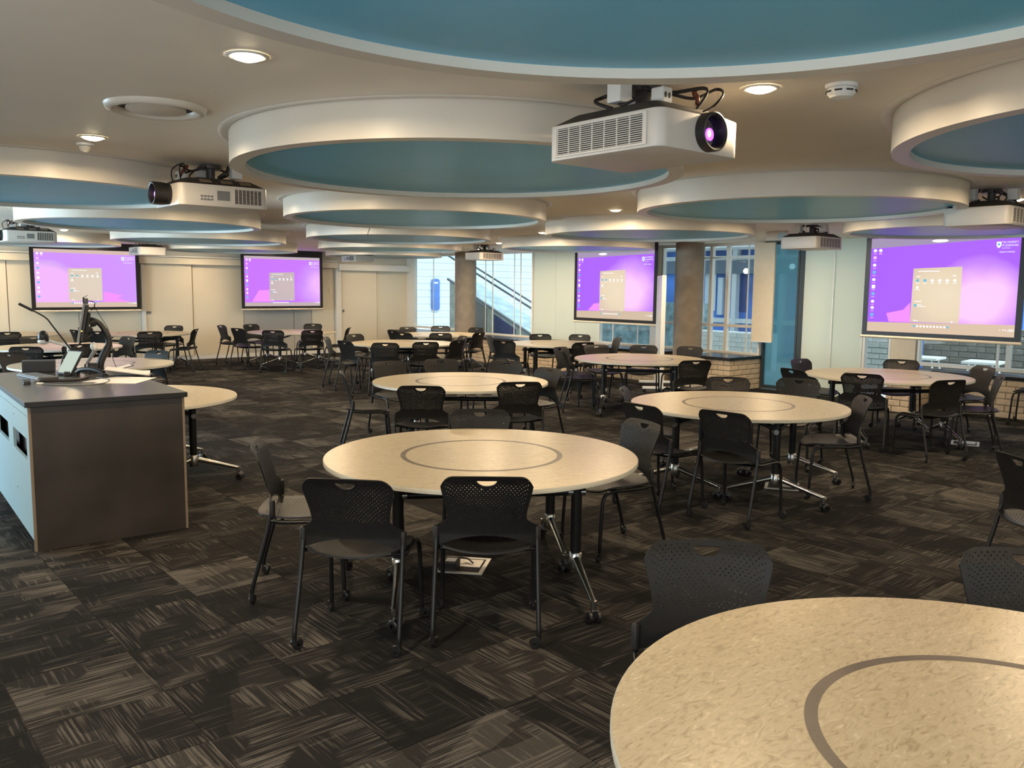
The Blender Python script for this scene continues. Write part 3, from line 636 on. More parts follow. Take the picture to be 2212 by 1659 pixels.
PROJ = [(2.695, 2.36, 2.20, 0, 'big white ceiling projector facing us with a glowing violet lens'),
        (2.27, 5.84, 2.19, -PI/2, 'white ceiling projector at left with its black lens pointing left'),
        (2.47, 12.62, 2.195, -PI/2, 'small distant ceiling projector at the far left edge'),
        (5.13, 16.32, 2.195, PI, 'small ceiling projector beside the leftmost screen, seen from behind'),
        (9.62, 16.50, 2.195, PI, 'tiny ceiling projector left of the far corner window'),
        (10.45, 13.10, 2.20, PI/2, 'ceiling projector hanging by the far concrete column'),
        (9.50, 5.58, 2.175, PI/2, 'ceiling projector hanging above the right-hand table, left of the nearest screen'),
        (7.32, 2.76, 2.195, PI/2, 'ceiling projector cut off at the right edge')]
for x, y, z, a, lab in PROJ:
    t = thing('projector', lab, 'projector', (x, y, z), a, 'ceiling projectors')
    for k, me in PP.items():
        if k in LENS: continue
        p = link(k.rstrip('0123456789'), me, t)
        if k in ('socket_holes', 'buttons', 'caution_labels', 'cables'): p['kind'] = 'stuff'
        if k == 'lens_barrel':
            p.location = (-.012, .028, 0) if a == 0 else (0, -.045, 0)
            for q in LENS: link(q, PP[q], p)

# ------------------------------------------------------------------ round tables
TZ = .72
def table_parts():
    P = {}
    for s, a0 in (('near', PI), ('far', 0)):
        rim = MB().lathe([(0, TZ-.028), (.885, TZ-.028), (.8985, TZ-.024), (.8985, TZ-.0035), (.896, TZ-.0005), (0, TZ-.0005)], 48, a0+.0009, a0+PI-.0009)
        P[s] = rim.mesh('tabletop_half', M['table_edge'], smooth=40)
        tp = MB(); n = 48
        pts = [(.8955*math.cos(a0+.001+(PI-.002)*i/n), .8955*math.sin(a0+.001+(PI-.002)*i/n), TZ) for i in range(n+1)]; tp.add(pts, [tuple(range(n+1))]); P[s+'_top'] = tp.mesh('linoleum', M['table'])
        P[s+'_ring'] = MB().lathe([(.437, TZ+.0004), (.467, TZ+.0004)], 48, a0+.002, a0+PI-.002).mesh('inlay_ring', M['ring'])
    P['post'] = MB().lathe([(0, .17), (.030, .17), (.030, TZ-.03), (0, TZ-.03)], 20).mesh('post', M['black_metal'], smooth=40)
    ft = MB(); ft.lathe([(0, .155), (.034, .155), (.037, .165), (.037, .245), (.032, .252), (0, .252)], 20)
    for s in (1, -1):
        for k in range(1):
            a = Vector((0, s*.02, .215)); b = Vector((.02, s*.36, .105))
            n0 = len(ft.v); ft.tube([a, a.lerp(b, .25), a.lerp(b, .7), b, b+Vector((0, s*.02, -.01))], [.024, .021, .0165, .0155, .0150], 10)
            ft.cyl((.02, s*.37, .062), (.02, s*.37, .112), .0165, 12)
    P['foot'] = ft.mesh('foot', M['chrome'], smooth=50)
    cs = MB()
    for s in (0,):
        for x in (-.022, .022):
            n0 = len(cs.v); cs.lathe([(.012, -.010), (.026, -.010), (.031, -.006), (.031, .006), (.026, .010), (.012, .010)], 20); cs.xform(Matrix.Translation((x, .012, .031)) @ Matrix.Rotation(PI/2, 4, 'Y'), n0)
        cs.cbox((0, .006, .048), (.026, .03, .03)); cs.cyl((0, 0, .04), (0, 0, .0615), .012, 10)
    P['caster'] = cs.mesh('caster', M['caster'], smooth=40)
    P['bar'] = MB().cyl((-.45, 0, .585), (.45, 0, .585), .020, 14).mesh('crossbar', M['black_metal'], smooth=40)
    hb = MB()
    for x in (-.49, .49): hb.cyl((x*.985-.016, 0, .585), (x*.985+.016+.0, 0, .585), .030, 14)
    P['joint'] = MB().cyl((-.048, 0, .585), (.048, 0, .585), .021, 14).mesh('pivot_joint', M['chrome'], smooth=40)
    br = MB().tube([(0, 0, .60), (0, .26, TZ-.034)], .015, 10); P['brace'] = br.mesh('brace', M['black_metal'], smooth=40)
    P['plate'] = MB().cbox((0, 0, TZ-.036), (1.10, .09, .012)).mesh('top_rail', M['black_metal'])
    return P
TP = table_parts()
TABLES = {
 'A': (3.02, 3.80, -33, 'round marbled table at front centre with a thin dark ring inlay'),
 'F': (1.96, .57, 2, 'nearest round marbled table, cut off at the lower right corner'),
 'B': (6.11, 4.20, 24, 'round marbled table right of centre, one row behind the front-centre table'),
 'C': (5.25, 6.96, -38, 'round marbled table directly behind the front-centre table'),
 'E': (9.64, 4.62, -42, 'round marbled table under the nearest screen, tinted lilac'),
 'D': (8.98, 7.80, -48, 'round marbled table in front of the brick bench and second column'),
 'G': (2.17, 7.60, -93, 'half-round marbled table set against the lectern'),
 'H': (2.78, 10.99, -64, 'round marbled table seen behind the lectern equipment'),
 'I': (3.11, 14.24, 8, 'second round table behind the lectern, cut by the left edge'),
 'J': (5.30, 17.30, -48, 'round table against the wall below the leftmost screen'),
 'K': (8.00, 16.40, 80, 'round table below the second screen by the panelled wall'),
 'L': (8.00, 12.24, -26, 'round table in the far middle, left of the far column'),
 'M': (10.10, 14.10, 2, 'farthest round table beside the corner window'),
 'N': (10.22, 10.76, -28, 'round table in front of the back-lit white blind'),
 'O': (3.15, 18.05, -14, 'round table tucked in the far left corner')}
for k, (x, y, a, lab) in TABLES.items():
    t = thing('round_table', lab, 'table', (x, y, 0), R(a), 'round wheeled tables')
    for s, sg in ((('near', -1), ('far', 1)) if k != 'G' else (('far', 1),)):
        h = link('tabletop_half', TP[s], t); link('linoleum', TP[s+'_top'], h); link('inlay_ring', TP[s+'_ring'], h)
        link('crossbar', TP['bar'], t, (0, sg*.40, 0)); link('top_rail', TP['plate'], t, (0, sg*.40, 0))
        for sx in (-1, 1):
            p = link('post', TP['post'], t, (sx*.48, sg*.40, 0)); f = link('foot', TP['foot'], p, (0, 0, 0), (0, 0, 0 if sx > 0 else PI)); [link('caster', TP['caster'], p, (sx*.02, sy*.37, 0), (0, 0, rs.uniform(0, 6.28))) for sy in (1, -1)]
            link('pivot_joint', TP['joint'], p); b = link('brace', TP['brace'], t, (sx*.48, sg*.40, 0), (0, 0, 0 if sg < 0 else PI))

# ------------------------------------------------------------------ chairs
def shell(nu, nv, fn, hole, cut, thick, rad, outline=None):
    """thin shell over a grid of cells; checkerboard of round perforations where hole(x,z) holds, cells removed where cut holds"""
    G = [[fn(i/nu, j/nv) for j in range(nv+1)] for i in range(nu+1)]
    gone = set()
    if cut:
        for i in range(nu):
            for j in range(nv):
                c = (G[i][j]+G[i+1][j]+G[i][j+1]+G[i+1][j+1])/4
                if cut(c): gone.add((i, j))
        for i in range(nu+1):
            for j in range(nv+1):
                nb = [(a, b) for a in (i-1, i) for b in (j-1, j) if 0 <= a < nu and 0 <= b < nv]
                g = sum(q in gone for q in nb)
                if 0 < g < len(nb): G[i][j] = outline(G[i][j])
    def nrm(i, j):
        a = G[min(i+1, nu)][j]-G[max(i-1, 0)][j]; b = G[i][min(j+1, nv)]-G[i][max(j-1, 0)]; n = a.cross(b)
        return n.normalized() if n.length > 1e-9 else Vector((0, -1, 0))
    Nn = [[nrm(i, j) for j in range(nv+1)] for i in range(nu+1)]
    vs = []; fs = []
    idx = {}
    def vid(i, j, s):
        key = (i, j, s)
        if key not in idx: idx[key] = len(vs); vs.append(G[i][j]+Nn[i][j]*(thick/2*s))
        return idx[key]
    def edge(a, b): fs.append((vid(*a, 1), vid(*a, -1), vid(*b, -1), vid(*b, 1)))
    for i in range(nu):
        for j in range(nv):
            if (i, j) in gone: continue
            q = [(i, j), (i+1, j), (i+1, j+1), (i, j+1)]
            c = sum((G[a][b] for a, b in q), Vector())/4
            for (di, dj, e) in ((0, -1, (q[0], q[1])), (1, 0, (q[1], q[2])), (0, 1, (q[2], q[3])), (-1, 0, (q[3], q[0]))):
                ni, nj = i+di, j+dj
                if not (0 <= ni < nu and 0 <= nj < nv) or (ni, nj) in gone: edge(*e)
            if (i+j) % 2 == 0 and hole(c, (i+.5)/nu, (j+.5)/nv):
                n = sum((Nn[a][b] for a, b in q), Vector()).normalized()
                ex = (G[i+1][j]-G[i][j]+G[i+1][j+1]-G[i][j+1])/2; ey = (G[i][j+1]-G[i][j]+G[i+1][j+1]-G[i+1][j])/2
                exn, eyn = ex.normalized(), ey.normalized()
                r = min(rad, .42*min(ex.length, ey.length)); ring = {}
                for s in (1, -1):
                    st = len(vs)
                    for k in range(8):
                        an = -.75*PI+k*PI/4; vs.append(c+exn*(r*math.cos(an))+eyn*(r*math.sin(an))+n*(thick/2*s))
                    ring[s] = st
                    for k in range(4):
                        A, B = vid(*q[k], s), vid(*q[(k+1) % 4], s); f = (A, B, st+(2*k+2) % 8, st+2*k+1, st+2*k)
                        fs.append(f if s > 0 else f[::-1])
                for k in range(8): fs.append((ring[1]+k, ring[1]+(k+1) % 8, ring[-1]+(k+1) % 8, ring[-1]+k))
            else:
                f = tuple(vid(a, b, 1) for a, b in q); fs.append(f); fs.append(tuple(vid(a, b, -1) for a, b in q)[::-1])
    m = MB(); m.v = [tuple(v) for v in vs]; m.f = fs; return m
def sstep(a, b, x):
    t = max(0, min(1, (x-a)/(b-a))); return t*t*(3-2*t)
def back_fn(u, v):
    s = 2*u-1
    zt = .822-.008*s*s-.050*max(0, (abs(s)-.70)/.30)**2.6
    zb = .472+.046*(1-min(1, abs(s)/.84)**2)
    z = zb+(zt-zb)*v
    w = .250+(.186-.250)*sstep(.548, .603, z)+.031*sstep(.605, .79, z)
    x = s*w
    y = -.150-.085*max(0, (z-.52)/.30)**1.25+.55*x*x-.012*sstep(.77, .83, z)
    return Vector((x, y, z))
HC = Vector((0, 0, .800))
def in_handle(c): return abs(c.x) < .047 and c.z < .800 and (c.x/.047)**2+((c.z-.800)/.030)**2 < 1
def to_handle(p):
    if p.z > .795: q = Vector((max(-.047, min(.047, p.x)), 0, .801))
    else:
        a = math.atan2((p.z-.800)/.030, p.x/.047); q = Vector((.047*math.cos(a), 0, .800+.030*math.sin(a)))
    return Vector((q.x, p.y, q.z))
def back_hole(c, u, v): return c.z > .605 and c.z < .806 and abs(2*u-1) < .92 and not ((c.x/.064)**2+((c.z-.800)/.045)**2 < 1)
def seat_fn(u, v):
    s, t = 2*u-1, 2*v-1
    # rounded square outline
    k = math.sqrt(max(1e-6, 1-.5*t*t*.62))*math.sqrt(1); kk = math.sqrt(max(1e-6, 1-.5*s*s*.62))
    x = s*.238*k; y = .02+t*.240*kk
    z = .446-.018*(1-s*s)*(1-(t*.8)**2)+.012*max(0, -t)**2-.030*max(0, t)**4+.012*s*s
    return Vector((x, y, z))
def seat_hole(c, u, v): return max(abs(2*u-1), abs(2*v-1)) < .86
CP = {'backrest': shell(44, 30, back_fn, back_hole, in_handle, .007, .0034, to_handle).mesh('backrest', M['chair_plastic']),
      'seat': shell(38, 38, seat_fn, seat_hole, None, .010, .0034).mesh('seat', M['chair_plastic'])}
def chair_frame():
    P = {}
    for s in (1, -1):
        P['rear%d' % s] = MB().tube(bez([(s*.240, -.118, .545), (s*.240, -.128, .48), (s*.243, -.16, .34), (s*.248, -.222, .12), (s*.249, -.232, .075), (s*.249, -.233, .048)], 3), .0115, 8).mesh('leg', M['black_metal'], smooth=1)
        P['slv%d' % s] = MB().lathe([(0, .474), (.0150, .474), (.0155, .552), (.012, .558), (0, .558)], 12, c=(s*.241, -.121, 0)).mesh('sleeve', M['chair_plastic'], smooth=40)
        P['front%d' % s] = MB().tube(bez([(s*.241, -.138, .452), (s*.236, -.06, .436), (s*.228, .10, .432), (s*.228, .185, .424), (s*.231, .222, .385), (s*.234, .232, .30), (s*.238, .243, .12), (s*.238, .243, .048)], 3), .0115, 8).mesh('leg', M['black_metal'], smooth=1)
    c = MB(); c.lathe([(.006, -.011), (.022, -.011), (.027, -.006), (.027, .006), (.022, .011), (.006, .011)], 16); c.xform(Matrix.Translation((0, -.016, .027)) @ Matrix.Rotation(PI/2, 4, 'Y'))
    n0 = len(c.v); c.lathe([(0, -.004), (.029, -.004), (.029, .004), (0, .004)], 16, 0, PI); c.xform(Matrix.Translation((.012, -.016, .028)) @ Matrix.Rotation(PI/2, 4, 'X') @ Matrix.Rotation(PI/2, 4, 'Y'), n0)
    c.cyl((0, 0, .024), (0, 0, .06), .012, 10); P['caster'] = c.mesh('caster', M['caster'], smooth=40)
    P['frame'] = MB().tube([(-.232, .13, .430), (-.10, .13, .424), (.10, .13, .424), (.232, .13, .430)], .009, 8).tube([(-.236, -.08, .436), (-.10, -.08, .424), (.10, -.08, .424), (.236, -.08, .436)], .009, 8).mesh('seat_frame', M['black_metal'], smooth=40)
    return P
CF = chair_frame()
chair0 = None
def make_chair():
    t = bpy.data.objects.new('chair', None); COL.objects.link(t); t.empty_display_size = .1
    link('seat', CP['seat'], t); link('backrest', CP['backrest'], t); link('seat_frame', CF['frame'], t)
    for s in (1, -1):
        l = link('leg', CF['rear%d' % s], t); c = link('caster', CF['caster'], l, (s*.249, -.233, 0), (0, 0, R(60*s+200))); link('sleeve', CF['slv%d' % s], l)
        l = link('leg', CF['front%d' % s], t); c = link('caster', CF['caster'], l, (s*.238, .243, 0), (0, 0, R(-45*s+170)))
    return t
Bk = 'black perforated chair'
CH = [ # table, top of backrest (x, y), facing (None: towards its table), label
 ('A', 1.88, 3.32, 42, Bk+', back turned, left of the two nearest at the front-centre table'),
 ('A', 2.38, 2.99, 50, Bk+', back turned, right of the two nearest at the front-centre table'),
 ('A', 1.91, 4.40, -31, Bk+' at the left of the front-centre table, seen side-on'),
 ('A', 4.26, 3.63, 165, Bk+' at the right of the front-centre table, facing left'),
 ('A', 3.71, 4.69, None, Bk+' facing us across the far side of the front-centre table'),
 ('F', 2.37, 1.73, -136, Bk+' facing us behind the nearest lower-right table, left one'),
 ('F', 3.14, .99, -145, Bk+' behind the nearest lower-right table, cut by the right edge'),
 ('S', 4.93, 1.64, -35, Bk+' standing alone at the right edge, only a sliver visible'),
 ('B', 5.03, 3.62, 4, Bk+', back turned, in front of the mid-right table'),
 ('B', 4.86, 4.19, -5, Bk+' at the left of the mid-right table, beyond a nearer back'),
 ('B', 5.54, 5.01, None, Bk+' peeking out at the far left edge of the mid-right table'),
 ('B', 7.15, 4.92, None, Bk+' facing us across the mid-right table, left of a pair'),
 ('B', 7.48, 4.56, 195, Bk+' facing us across the mid-right table, right of a pair'),
 ('B', 6.72, 3.38, 133, Bk+' at the right end of the mid-right table, facing left'),
 ('C', 4.18, 6.12, 50, Bk+', back turned, before the second-row table, left of two'),
 ('C', 5.10, 5.85, 62, Bk+', back turned, before the second-row table, right of two'),
 ('C', 4.22, 7.60, -28, Bk+' at the left of the second-row table, seen side-on'),
 ('C', 6.26, 6.69, 178, Bk+' at the right of the second-row table, facing left'),
 ('C', 5.39, 8.36, None, Bk+' facing us behind the second-row table, left of three'),
 ('C', 5.82, 8.30, 245, Bk+' facing us behind the second-row table, middle of three'),
 ('C', 6.46, 7.67, None, Bk+' facing us behind the second-row table, right of three'),
 ('D', 8.42, 6.40, 62, Bk+', back turned, right front of the table before the brick bench'),
 ('D', 8.15, 8.50, -38, Bk+' at the left of the table before the brick bench, nearer one'),
 ('D', 8.55, 8.95, -75, Bk+' at the left of the table before the brick bench, farther one'),
 ('D', 9.46, 9.04, None, Bk+' facing us across the brick-bench table, left of three'),
 ('D', 10.01, 8.56, None, Bk+' facing us across the brick-bench table, middle of three'),
 ('D', 10.34, 8.08, None, Bk+' facing us across the brick-bench table, right of three'),
 ('E', 8.55, 4.40, 20, Bk+', back turned, before the table under the nearest screen, left of two'),
 ('E', 8.70, 3.52, 67, Bk+', back turned, before the table under the nearest screen, right of two'),
 ('E', 8.43, 5.09, -18, Bk+' at the left of the table under the nearest screen, nearer one'),
 ('E', 9.71, 5.80, None, Bk+' at the far left of the table under the nearest screen'),
 ('E', 10.76, 4.98, None, Bk+' facing us directly below the nearest screen'),
 ('E', 10.63, 3.93, None, Bk+' at the far right of the table under the nearest screen'),
 ('E', 9.60, 3.38, 118, Bk+' at the right of the table under the nearest screen, nearer one'),
 ('W', 12.13, 3.62, 100, Bk+' against the brick wall at the right edge'),
 ('H', 2.08, 12.0, None, Bk+' at the left edge beyond the lectern, facing us'),
 ('H', 3.67, 11.35, None, Bk+' at the right of the table behind the lectern equipment'),
 ('I', 2.43, 12.93, None, Bk+', back turned, near the left edge before the second lectern-side table'),
 ('I', 3.14, 13.12, None, Bk+', back turned, just left of the monitor arm'),
 ('I', 4.25, 14.57, None, Bk+' lit grey, right of the second table behind the lectern'),
 ('I', 3.02, 15.42, None, Bk+' half hidden behind the document camera, farther side'),
 ('O', 2.92, 16.92, 82, Bk+', back turned, at the far left edge below the leftmost screen'),
 ('J', 4.02, 17.15, 10, Bk+' side-on under the left part of the leftmost screen'),
 ('J', 4.24, 16.44, None, Bk+', back turned, behind the monitor arm by the far-left wall'),
 ('J', 5.0, 15.94, None, Bk+', back turned, right of the monitor arm by the far-left wall'),
 ('J', 6.16, 18.03, None, Bk+' facing us at the right of the table below the leftmost screen'),
 ('J', 6.02, 16.42, 145, Bk+' side-on right of the table below the leftmost screen'),
 ('J', 4.48, 18.30, None, Bk+' peeking out right behind the monitor by the wall'),
 ('K', 7.12, 17.75, -45, Bk+' farthest of three clustered left of the second-screen table'),
 ('K', 7.60, 17.85, -75, Bk+' facing us, behind the cluster left of the second-screen table'),
 ('K', 6.78, 16.35, 15, Bk+' nearest of three clustered left of the second-screen table'),
 ('K', 7.04, 15.28, None, Bk+', back turned, below the second screen, left of two'),
 ('K', 7.75, 15.02, None, Bk+', back turned, below the second screen, right of two'),
 ('K', 9.02, 17.45, None, Bk+' facing us at the right behind the second-screen table'),
 ('K', 8.86, 15.55, 140, Bk+' side-on at the right end of the second-screen table'),
 ('L', 6.88, 12.90, -40, Bk+' at the left of the far-middle table, farther one'),
 ('L', 6.64, 11.86, 5, Bk+' at the left of the far-middle table, nearer one'),
 ('L', 7.72, 13.42, None, Bk+' facing us over the left of the far-middle table'),
 ('L', 7.08, 11.10, 52, Bk+', back turned, before the far-middle table, left of three'),
 ('L', 7.62, 11.02, 68, Bk+', back turned, before the far-middle table, middle of three'),
 ('L', 8.19, 11.08, 110, Bk+', back turned, before the far-middle table, right of three'),
 ('L', 9.10, 11.96, None, Bk+' at the right end of the far-middle table, mostly hidden'),
 ('M', 8.98, 14.15, None, Bk+' at the left of the farthest table by the corner window'),
 ('M', 8.86, 13.32, 25, Bk+' left front of the farthest table by the corner window'),
 ('M', 9.28, 13.00, 55, Bk+', back turned, before the farthest table by the corner window'),
 ('M', 10.98, 15.30, None, Bk+' facing us below the corner window'),
 ('M', 10.05, 15.24, None, Bk+' low and dark left of the one below the corner window'),
 ('M', 11.22, 14.30, None, Bk+' right of the farthest table, beside the far column'),
 ('M', 9.98, 12.80, 110, Bk+' side-on in front of the far column'),
 ('N', 8.90, 10.66, 20, Bk+' at the left of the table before the white blind, nearer one'),
 ('N', 9.48, 11.78, None, Bk+' at the left of the table before the white blind, farther one'),
 ('N', 10.72, 11.74, None, Bk+' facing us before the white blind, left of two'),
 ('N', 11.27, 11.27, None, Bk+' facing us before the white blind, right of two'),
 ('N', 9.68, 9.56, 78, Bk+', back turned, right front of the table before the white blind'),
 ('N', 11.10, 10.12, 150, Bk+' side-on below the third screen')]
PC = []
for tk, x, y, a, lab in CH:
    f = math.atan2(TABLES[tk][1]-y, TABLES[tk][0]-x) if a is None else R(a)
    PC.append([x+.235*math.cos(f), y+.235*math.sin(f), f])
for it in range(60):           # keep neighbouring chairs from touching
    for i in range(len(PC)):
        for j in range(i):
            dx, dy = PC[i][0]-PC[j][0], PC[i][1]-PC[j][1]; d = math.hypot(dx, dy)
            if d < .61:
                k = (.61-d)/2/d*.5; PC[i][0] += dx*k; PC[i][1] += dy*k; PC[j][0] -= dx*k; PC[j][1] -= dy*k
for (tk, x, y, a, lab), (cx, cy, f) in zip(CH, PC):
    if chair0 is None: c = chair0 = make_chair()
    else: c = copy_tree(chair0)
    c.location = (cx, cy, 0); c.rotation_euler = (0, 0, f-PI/2)
    tag(c, lab, 'chair', 'black wheeled chairs around the tables')

# ------------------------------------------------------------------ lectern
LX, LY, LA = 1.10, 5.88, R(-3)
lec = thing('lectern', 'large lectern with dark bronze end, pale blue side and grey top', 'lectern', (LX, LY, 0), LA)
LW, LL, LZ = .94, 2.02, .95
ep = obj('end_panel', MB().box(.016, LW-.016, 0, .018, .0, .915), M['lect_end'], lec)
for x in (.0, LW-.0155): obj('edge_strip', MB().box(x, x+.0155, -.001, .0185, 0, .915), M['ply'], lec)
obj('worktop', MB().box(-.018, LW+.018, -.018, LL+.018, .916, LZ-.0008), M['black'], lec, bevel=.002)
obj('worktop_surface', MB().box(-.016, LW+.016, -.016, LL+.016, LZ-.0007, LZ), M['lect_top'], lec)
obj('side_panel', MB().box(LW-.018, LW, .02, LL, .07, .915), M['lect_end'], lec); obj('back_panel', MB().box(.02, LW-.02, LL-.018, LL, .07, .915), M['lect_end'], lec)
sp = MB(); ops = [(.11, .70), (.93, 1.52)]; zs = (.565, .705); y = .019
for a, b in ops: sp.box(.0, .018, y, a, zs[0], zs[1]); y = b
sp.box(0, .018, y, LL-.02, *zs); sp.box(0, .018, .019, LL-.02, .07, zs[0]); sp.box(0, .018, .019, LL-.02, zs[1], .852); sp.box(0, .018, .019, LL-.02, .856, .915)
sd_ = obj('side_panel', sp, M['lect_side'], lec); sd_['label'] = 'pale blue side panel with letterbox openings'
for a, b in ops: obj('vent_recess', MB().box(.06, .065, a-.03, b+.03, zs[0]-.03, zs[1]+.03), M['grille_dark'], lec)
sc = 0
for y in (.62, 1.62):
    for z in (.30, .80): obj('screw', MB().cyl((-.002, y, z), (.002, y, z), .006, 8), M['grey_plastic'], sd_)
for x in (.10, LW-.16):
    for y in (.10, LL-.2): obj('castor_block', MB().box(x, x+.06, y, y+.08, 0, .07), M['black'], lec)

DA = R(-14.5)                  # heading of the desk equipment, turned towards the lecturer's side
d_r, d_f = Vector((math.cos(DA), math.sin(DA), 0)), Vector((-math.sin(DA), math.cos(DA), 0))
# keyboard
t = thing('keyboard', 'flat black keyboard lying on the lectern', 'keyboard', (1.46, 7.38, LZ), R(98))
obj('case', MB().box(-.22, .22, -.075, .075, .0, .014), M['dark_grey'], t, bevel=.003)
km = MB().cbox((0, 0, 0), (.024, .020, .006)).mesh('key', M['grey_plastic'])
for i in range(14):
    for j in range(5): link('key', km, t, (-.195+i*.030, -.054+j*.027, .0172))
t = thing('remote_control', 'small black remote lying at the front left of the lectern', 'remote', (1.31, 6.98, LZ), R(80))
obj('body', MB().prism(rrect(.20, .05, .022, 4), 0, .022), M['black'], t, bevel=.004); obj('button_pad', MB().box(-.05, .05, -.012, .012, .0222, .024), M['dark_grey'], t)
# touch panel on a wedge stand, facing left
t = thing('touch_panel', 'tilted touch control panel with a glowing pale screen', 'touch panel', (1.68, 7.38, LZ), DA)
tm_ = Matrix.Translation((-.03, 0, .012)) @ Matrix.Rotation(R(38), 4, 'Z') @ Matrix.Rotation(R(33), 4, 'Y')
obj('frame', MB().box(-.006, .012, -.085, .085, 0, .215).xform(tm_), M['black'], t, bevel=.003); obj('display', MB().box(-.0075, -.0062, -.076, .076, .012, .203).xform(tm_), M['tp_screen'], t)
obj('stand', MB().prism([(-.03, -.06), (.07, -.05), (.07, .05), (-.03, .06)], 0, .035), M['black'], t, bevel=.006)
t = thing('equipment_box', 'low black equipment box at the back of the lectern', 'box', (1.54, 7.72, LZ), DA)
obj('case', MB().box(-.12, .12, 0, .12, .004, .10), M['dark_grey'], t, bevel=.006); obj('front_plate', MB().box(-.112, .112, -.004, -.0005, .012, .092), M['black'], t)
for x in (-.1, .1): obj('foot', MB().cyl((x, .02, 0), (x, .02, .004), .012, 8), M['black'], t)
t = thing('desk_speaker', 'small black desk speaker in front of the monitor arm', 'speaker', (1.88, 7.46, LZ), DA)
obj('case', MB().prism(rrect(.075, .08, .014, 4), 0, .085), M['black'], t, bevel=.004); obj('cone', MB().lathe([(0, 0), (.026, .0), (.03, .003)], 16).xform(Matrix.Translation((0, -.0415, .045)) @ Matrix.Rotation(PI/2, 4, 'X')), M['dark_grey'], t)
# monitor on a curved arm (edge-on to us), webcam on top
ABX, ABY = 1.97, 7.60
def vp(dx, dz, dy=0): v = d_r*(dx/290)+d_f*dy; return (v.x, v.y, dz/262)
t = thing('monitor_arm', 'flat monitor seen edge-on atop a curved black arm', 'monitor', (ABX, ABY, LZ))
obj('clamp_base', MB().prism(rrect(.12, .12, .03, 4), 0, .014), M['black'], t, bevel=.003)
obj('arm', MB().tube(bez([vp(0, 2), vp(3, 22), vp(13, 41), vp(21, 55), vp(22, 72), vp(14, 90), vp(5, 103), vp(-8, 111), vp(-19, 113)], 4), [.030]*12+[.026]*9+[.022]*12, 10), M['black'], t, smooth=1)
obj('arm_cover', MB().tube(bez([vp(24, 58), vp(26, 72), vp(19, 88)], 4), .014, 8), M['dark_grey'], t, smooth=1)
mm = Matrix.Translation(Vector(vp(-31, 107))) @ Matrix.Rotation(DA, 4, 'Z') @ Matrix.Rotation(R(10.5), 4, 'Y')
obj('monitor_back', MB().box(-.004, .022, -.24, .24, -.145, .145).box(.022, .045, -.12, .12, -.09, .09).xform(mm), M['black'], t, bevel=.006)
obj('monitor_bezel', MB().box(-.022, -.0045, -.25, .25, -.155, .155).xform(mm), M['grey_plastic'], t, bevel=.003)
obj('mount_plate', MB().cyl((.045, 0, 0), (.085, 0, .02), .035, 12).xform(mm), M['black'], t)
obj('status_light', MB().cbox((0, -.253, -.06), (.012, .004, .008)).xform(mm), M['led'], t)
wbm = Matrix.Translation(Vector(vp(-25, 150))) @ Matrix.Rotation(DA, 4, 'Z')
wc = thing('webcam', 'small webcam clipped on top of the edge-on monitor', 'webcam', Vector((ABX, ABY, LZ))+Vector(vp(-24, 148)), DA)
obj('camera_body', MB().box(-.022, -.006, -.035, .035, 0, .048), M['black'], wc, bevel=.003); obj('clip', MB().box(-.004, .018, -.02, .02, -.006, .04), M['dark_grey'], wc, bevel=.003)
obj('antenna', MB().tube([(-.015, 0, .048), (.02, 0, .066)], .002, 5), M['black'], wc)
obj('cable', MB().tube(bez([(.018, 0, .02), (.05, 0, .016), (.068, 0, 0), (.06, 0, -.03), (.035, 0, -.06)], 5), .0035, 6), M['cable'], wc)
obj('cable', MB().tube(bez([(.06, 0, -.01), (.10, 0, -.10), (.16, 0, -.22), (.19, 0, -.40), (.185, 0, -.46), (.21, -.04, -.535), (.23, -.09, -.559)], 5), .0025, 5), M['cable'], wc)
# gooseneck microphones
def goose(label, bx, by, ref, pts, tip, r=.006):
    t = thing('gooseneck_microphone', label, 'microphone', (bx, by, LZ)); P = [vp(x-ref[0], ref[1]-yy) for x, yy in pts]
    obj('base', MB().lathe([(0, 0), (.032, 0), (.03, .012), (.012, .03), (0, .03)], 16), M['black'], t, smooth=50)
    obj('stem', MB().tube(bez([(0, 0, .02)]+P, 6), r, 8), M['black_metal'], t, smooth=1); q = [Vector(a) for a in P[-2:]]
    obj('capsule', MB().tube([q[1]+(q[0]-q[1])*tip, q[1]], .011, 10), M['black'], t, smooth=40); return t
goose('long gooseneck microphone leaning left above the lectern', 1.80, 7.66, (160, 800), [(158, 765), (148, 746), (118, 703), (104, 684), (82, 670), (49, 653)], .85)
goose('short gooseneck microphone curving right across the monitor arm', 1.66, 7.52, (131, 807), [(133, 782), (140, 767), (161, 752), (182, 735), (199, 723)], .8)
t = thing('document_camera', 'white document camera with a black head, left of the microphones', 'camera', (1.80, 7.84, LZ))
ref = (158, 797); P_ = lambda x, yy, dy=0: vp(x-ref[0], ref[1]-yy, dy)
obj('base', MB().prism(rrect(.16, .12, .03, 4), 0, .03), M['white'], t, bevel=.005); obj('column', MB().tube([(0, 0, .03), P_(157, 744)], .014, 10), M['white'], t, smooth=40)
obj('arm', MB().tube([P_(158, 744), P_(136, 738), P_(113, 731)], .012, 10), M['white'], t, smooth=40)
hd = Vector(P_(104, 724)); obj('head', MB().ball(hd, .042, .042, .058), M['black'], t, smooth=1); obj('head_collar', MB().ball(hd+Vector((0, 0, -.032)), .045, .045, .026), M['white'], t, smooth=1)
obj('lens', MB().cyl(hd+d_r*.02-d_f*.03+Vector((0, 0, -.02)), hd+d_r*.03-d_f*.05+Vector((0, 0, -.02)), .014, 12), M['black'], t)
t = thing('handheld_microphone', 'pale handheld microphone resting at an angle in a holder', 'microphone', (1.85, 7.56, LZ)); ref = (192, 797)
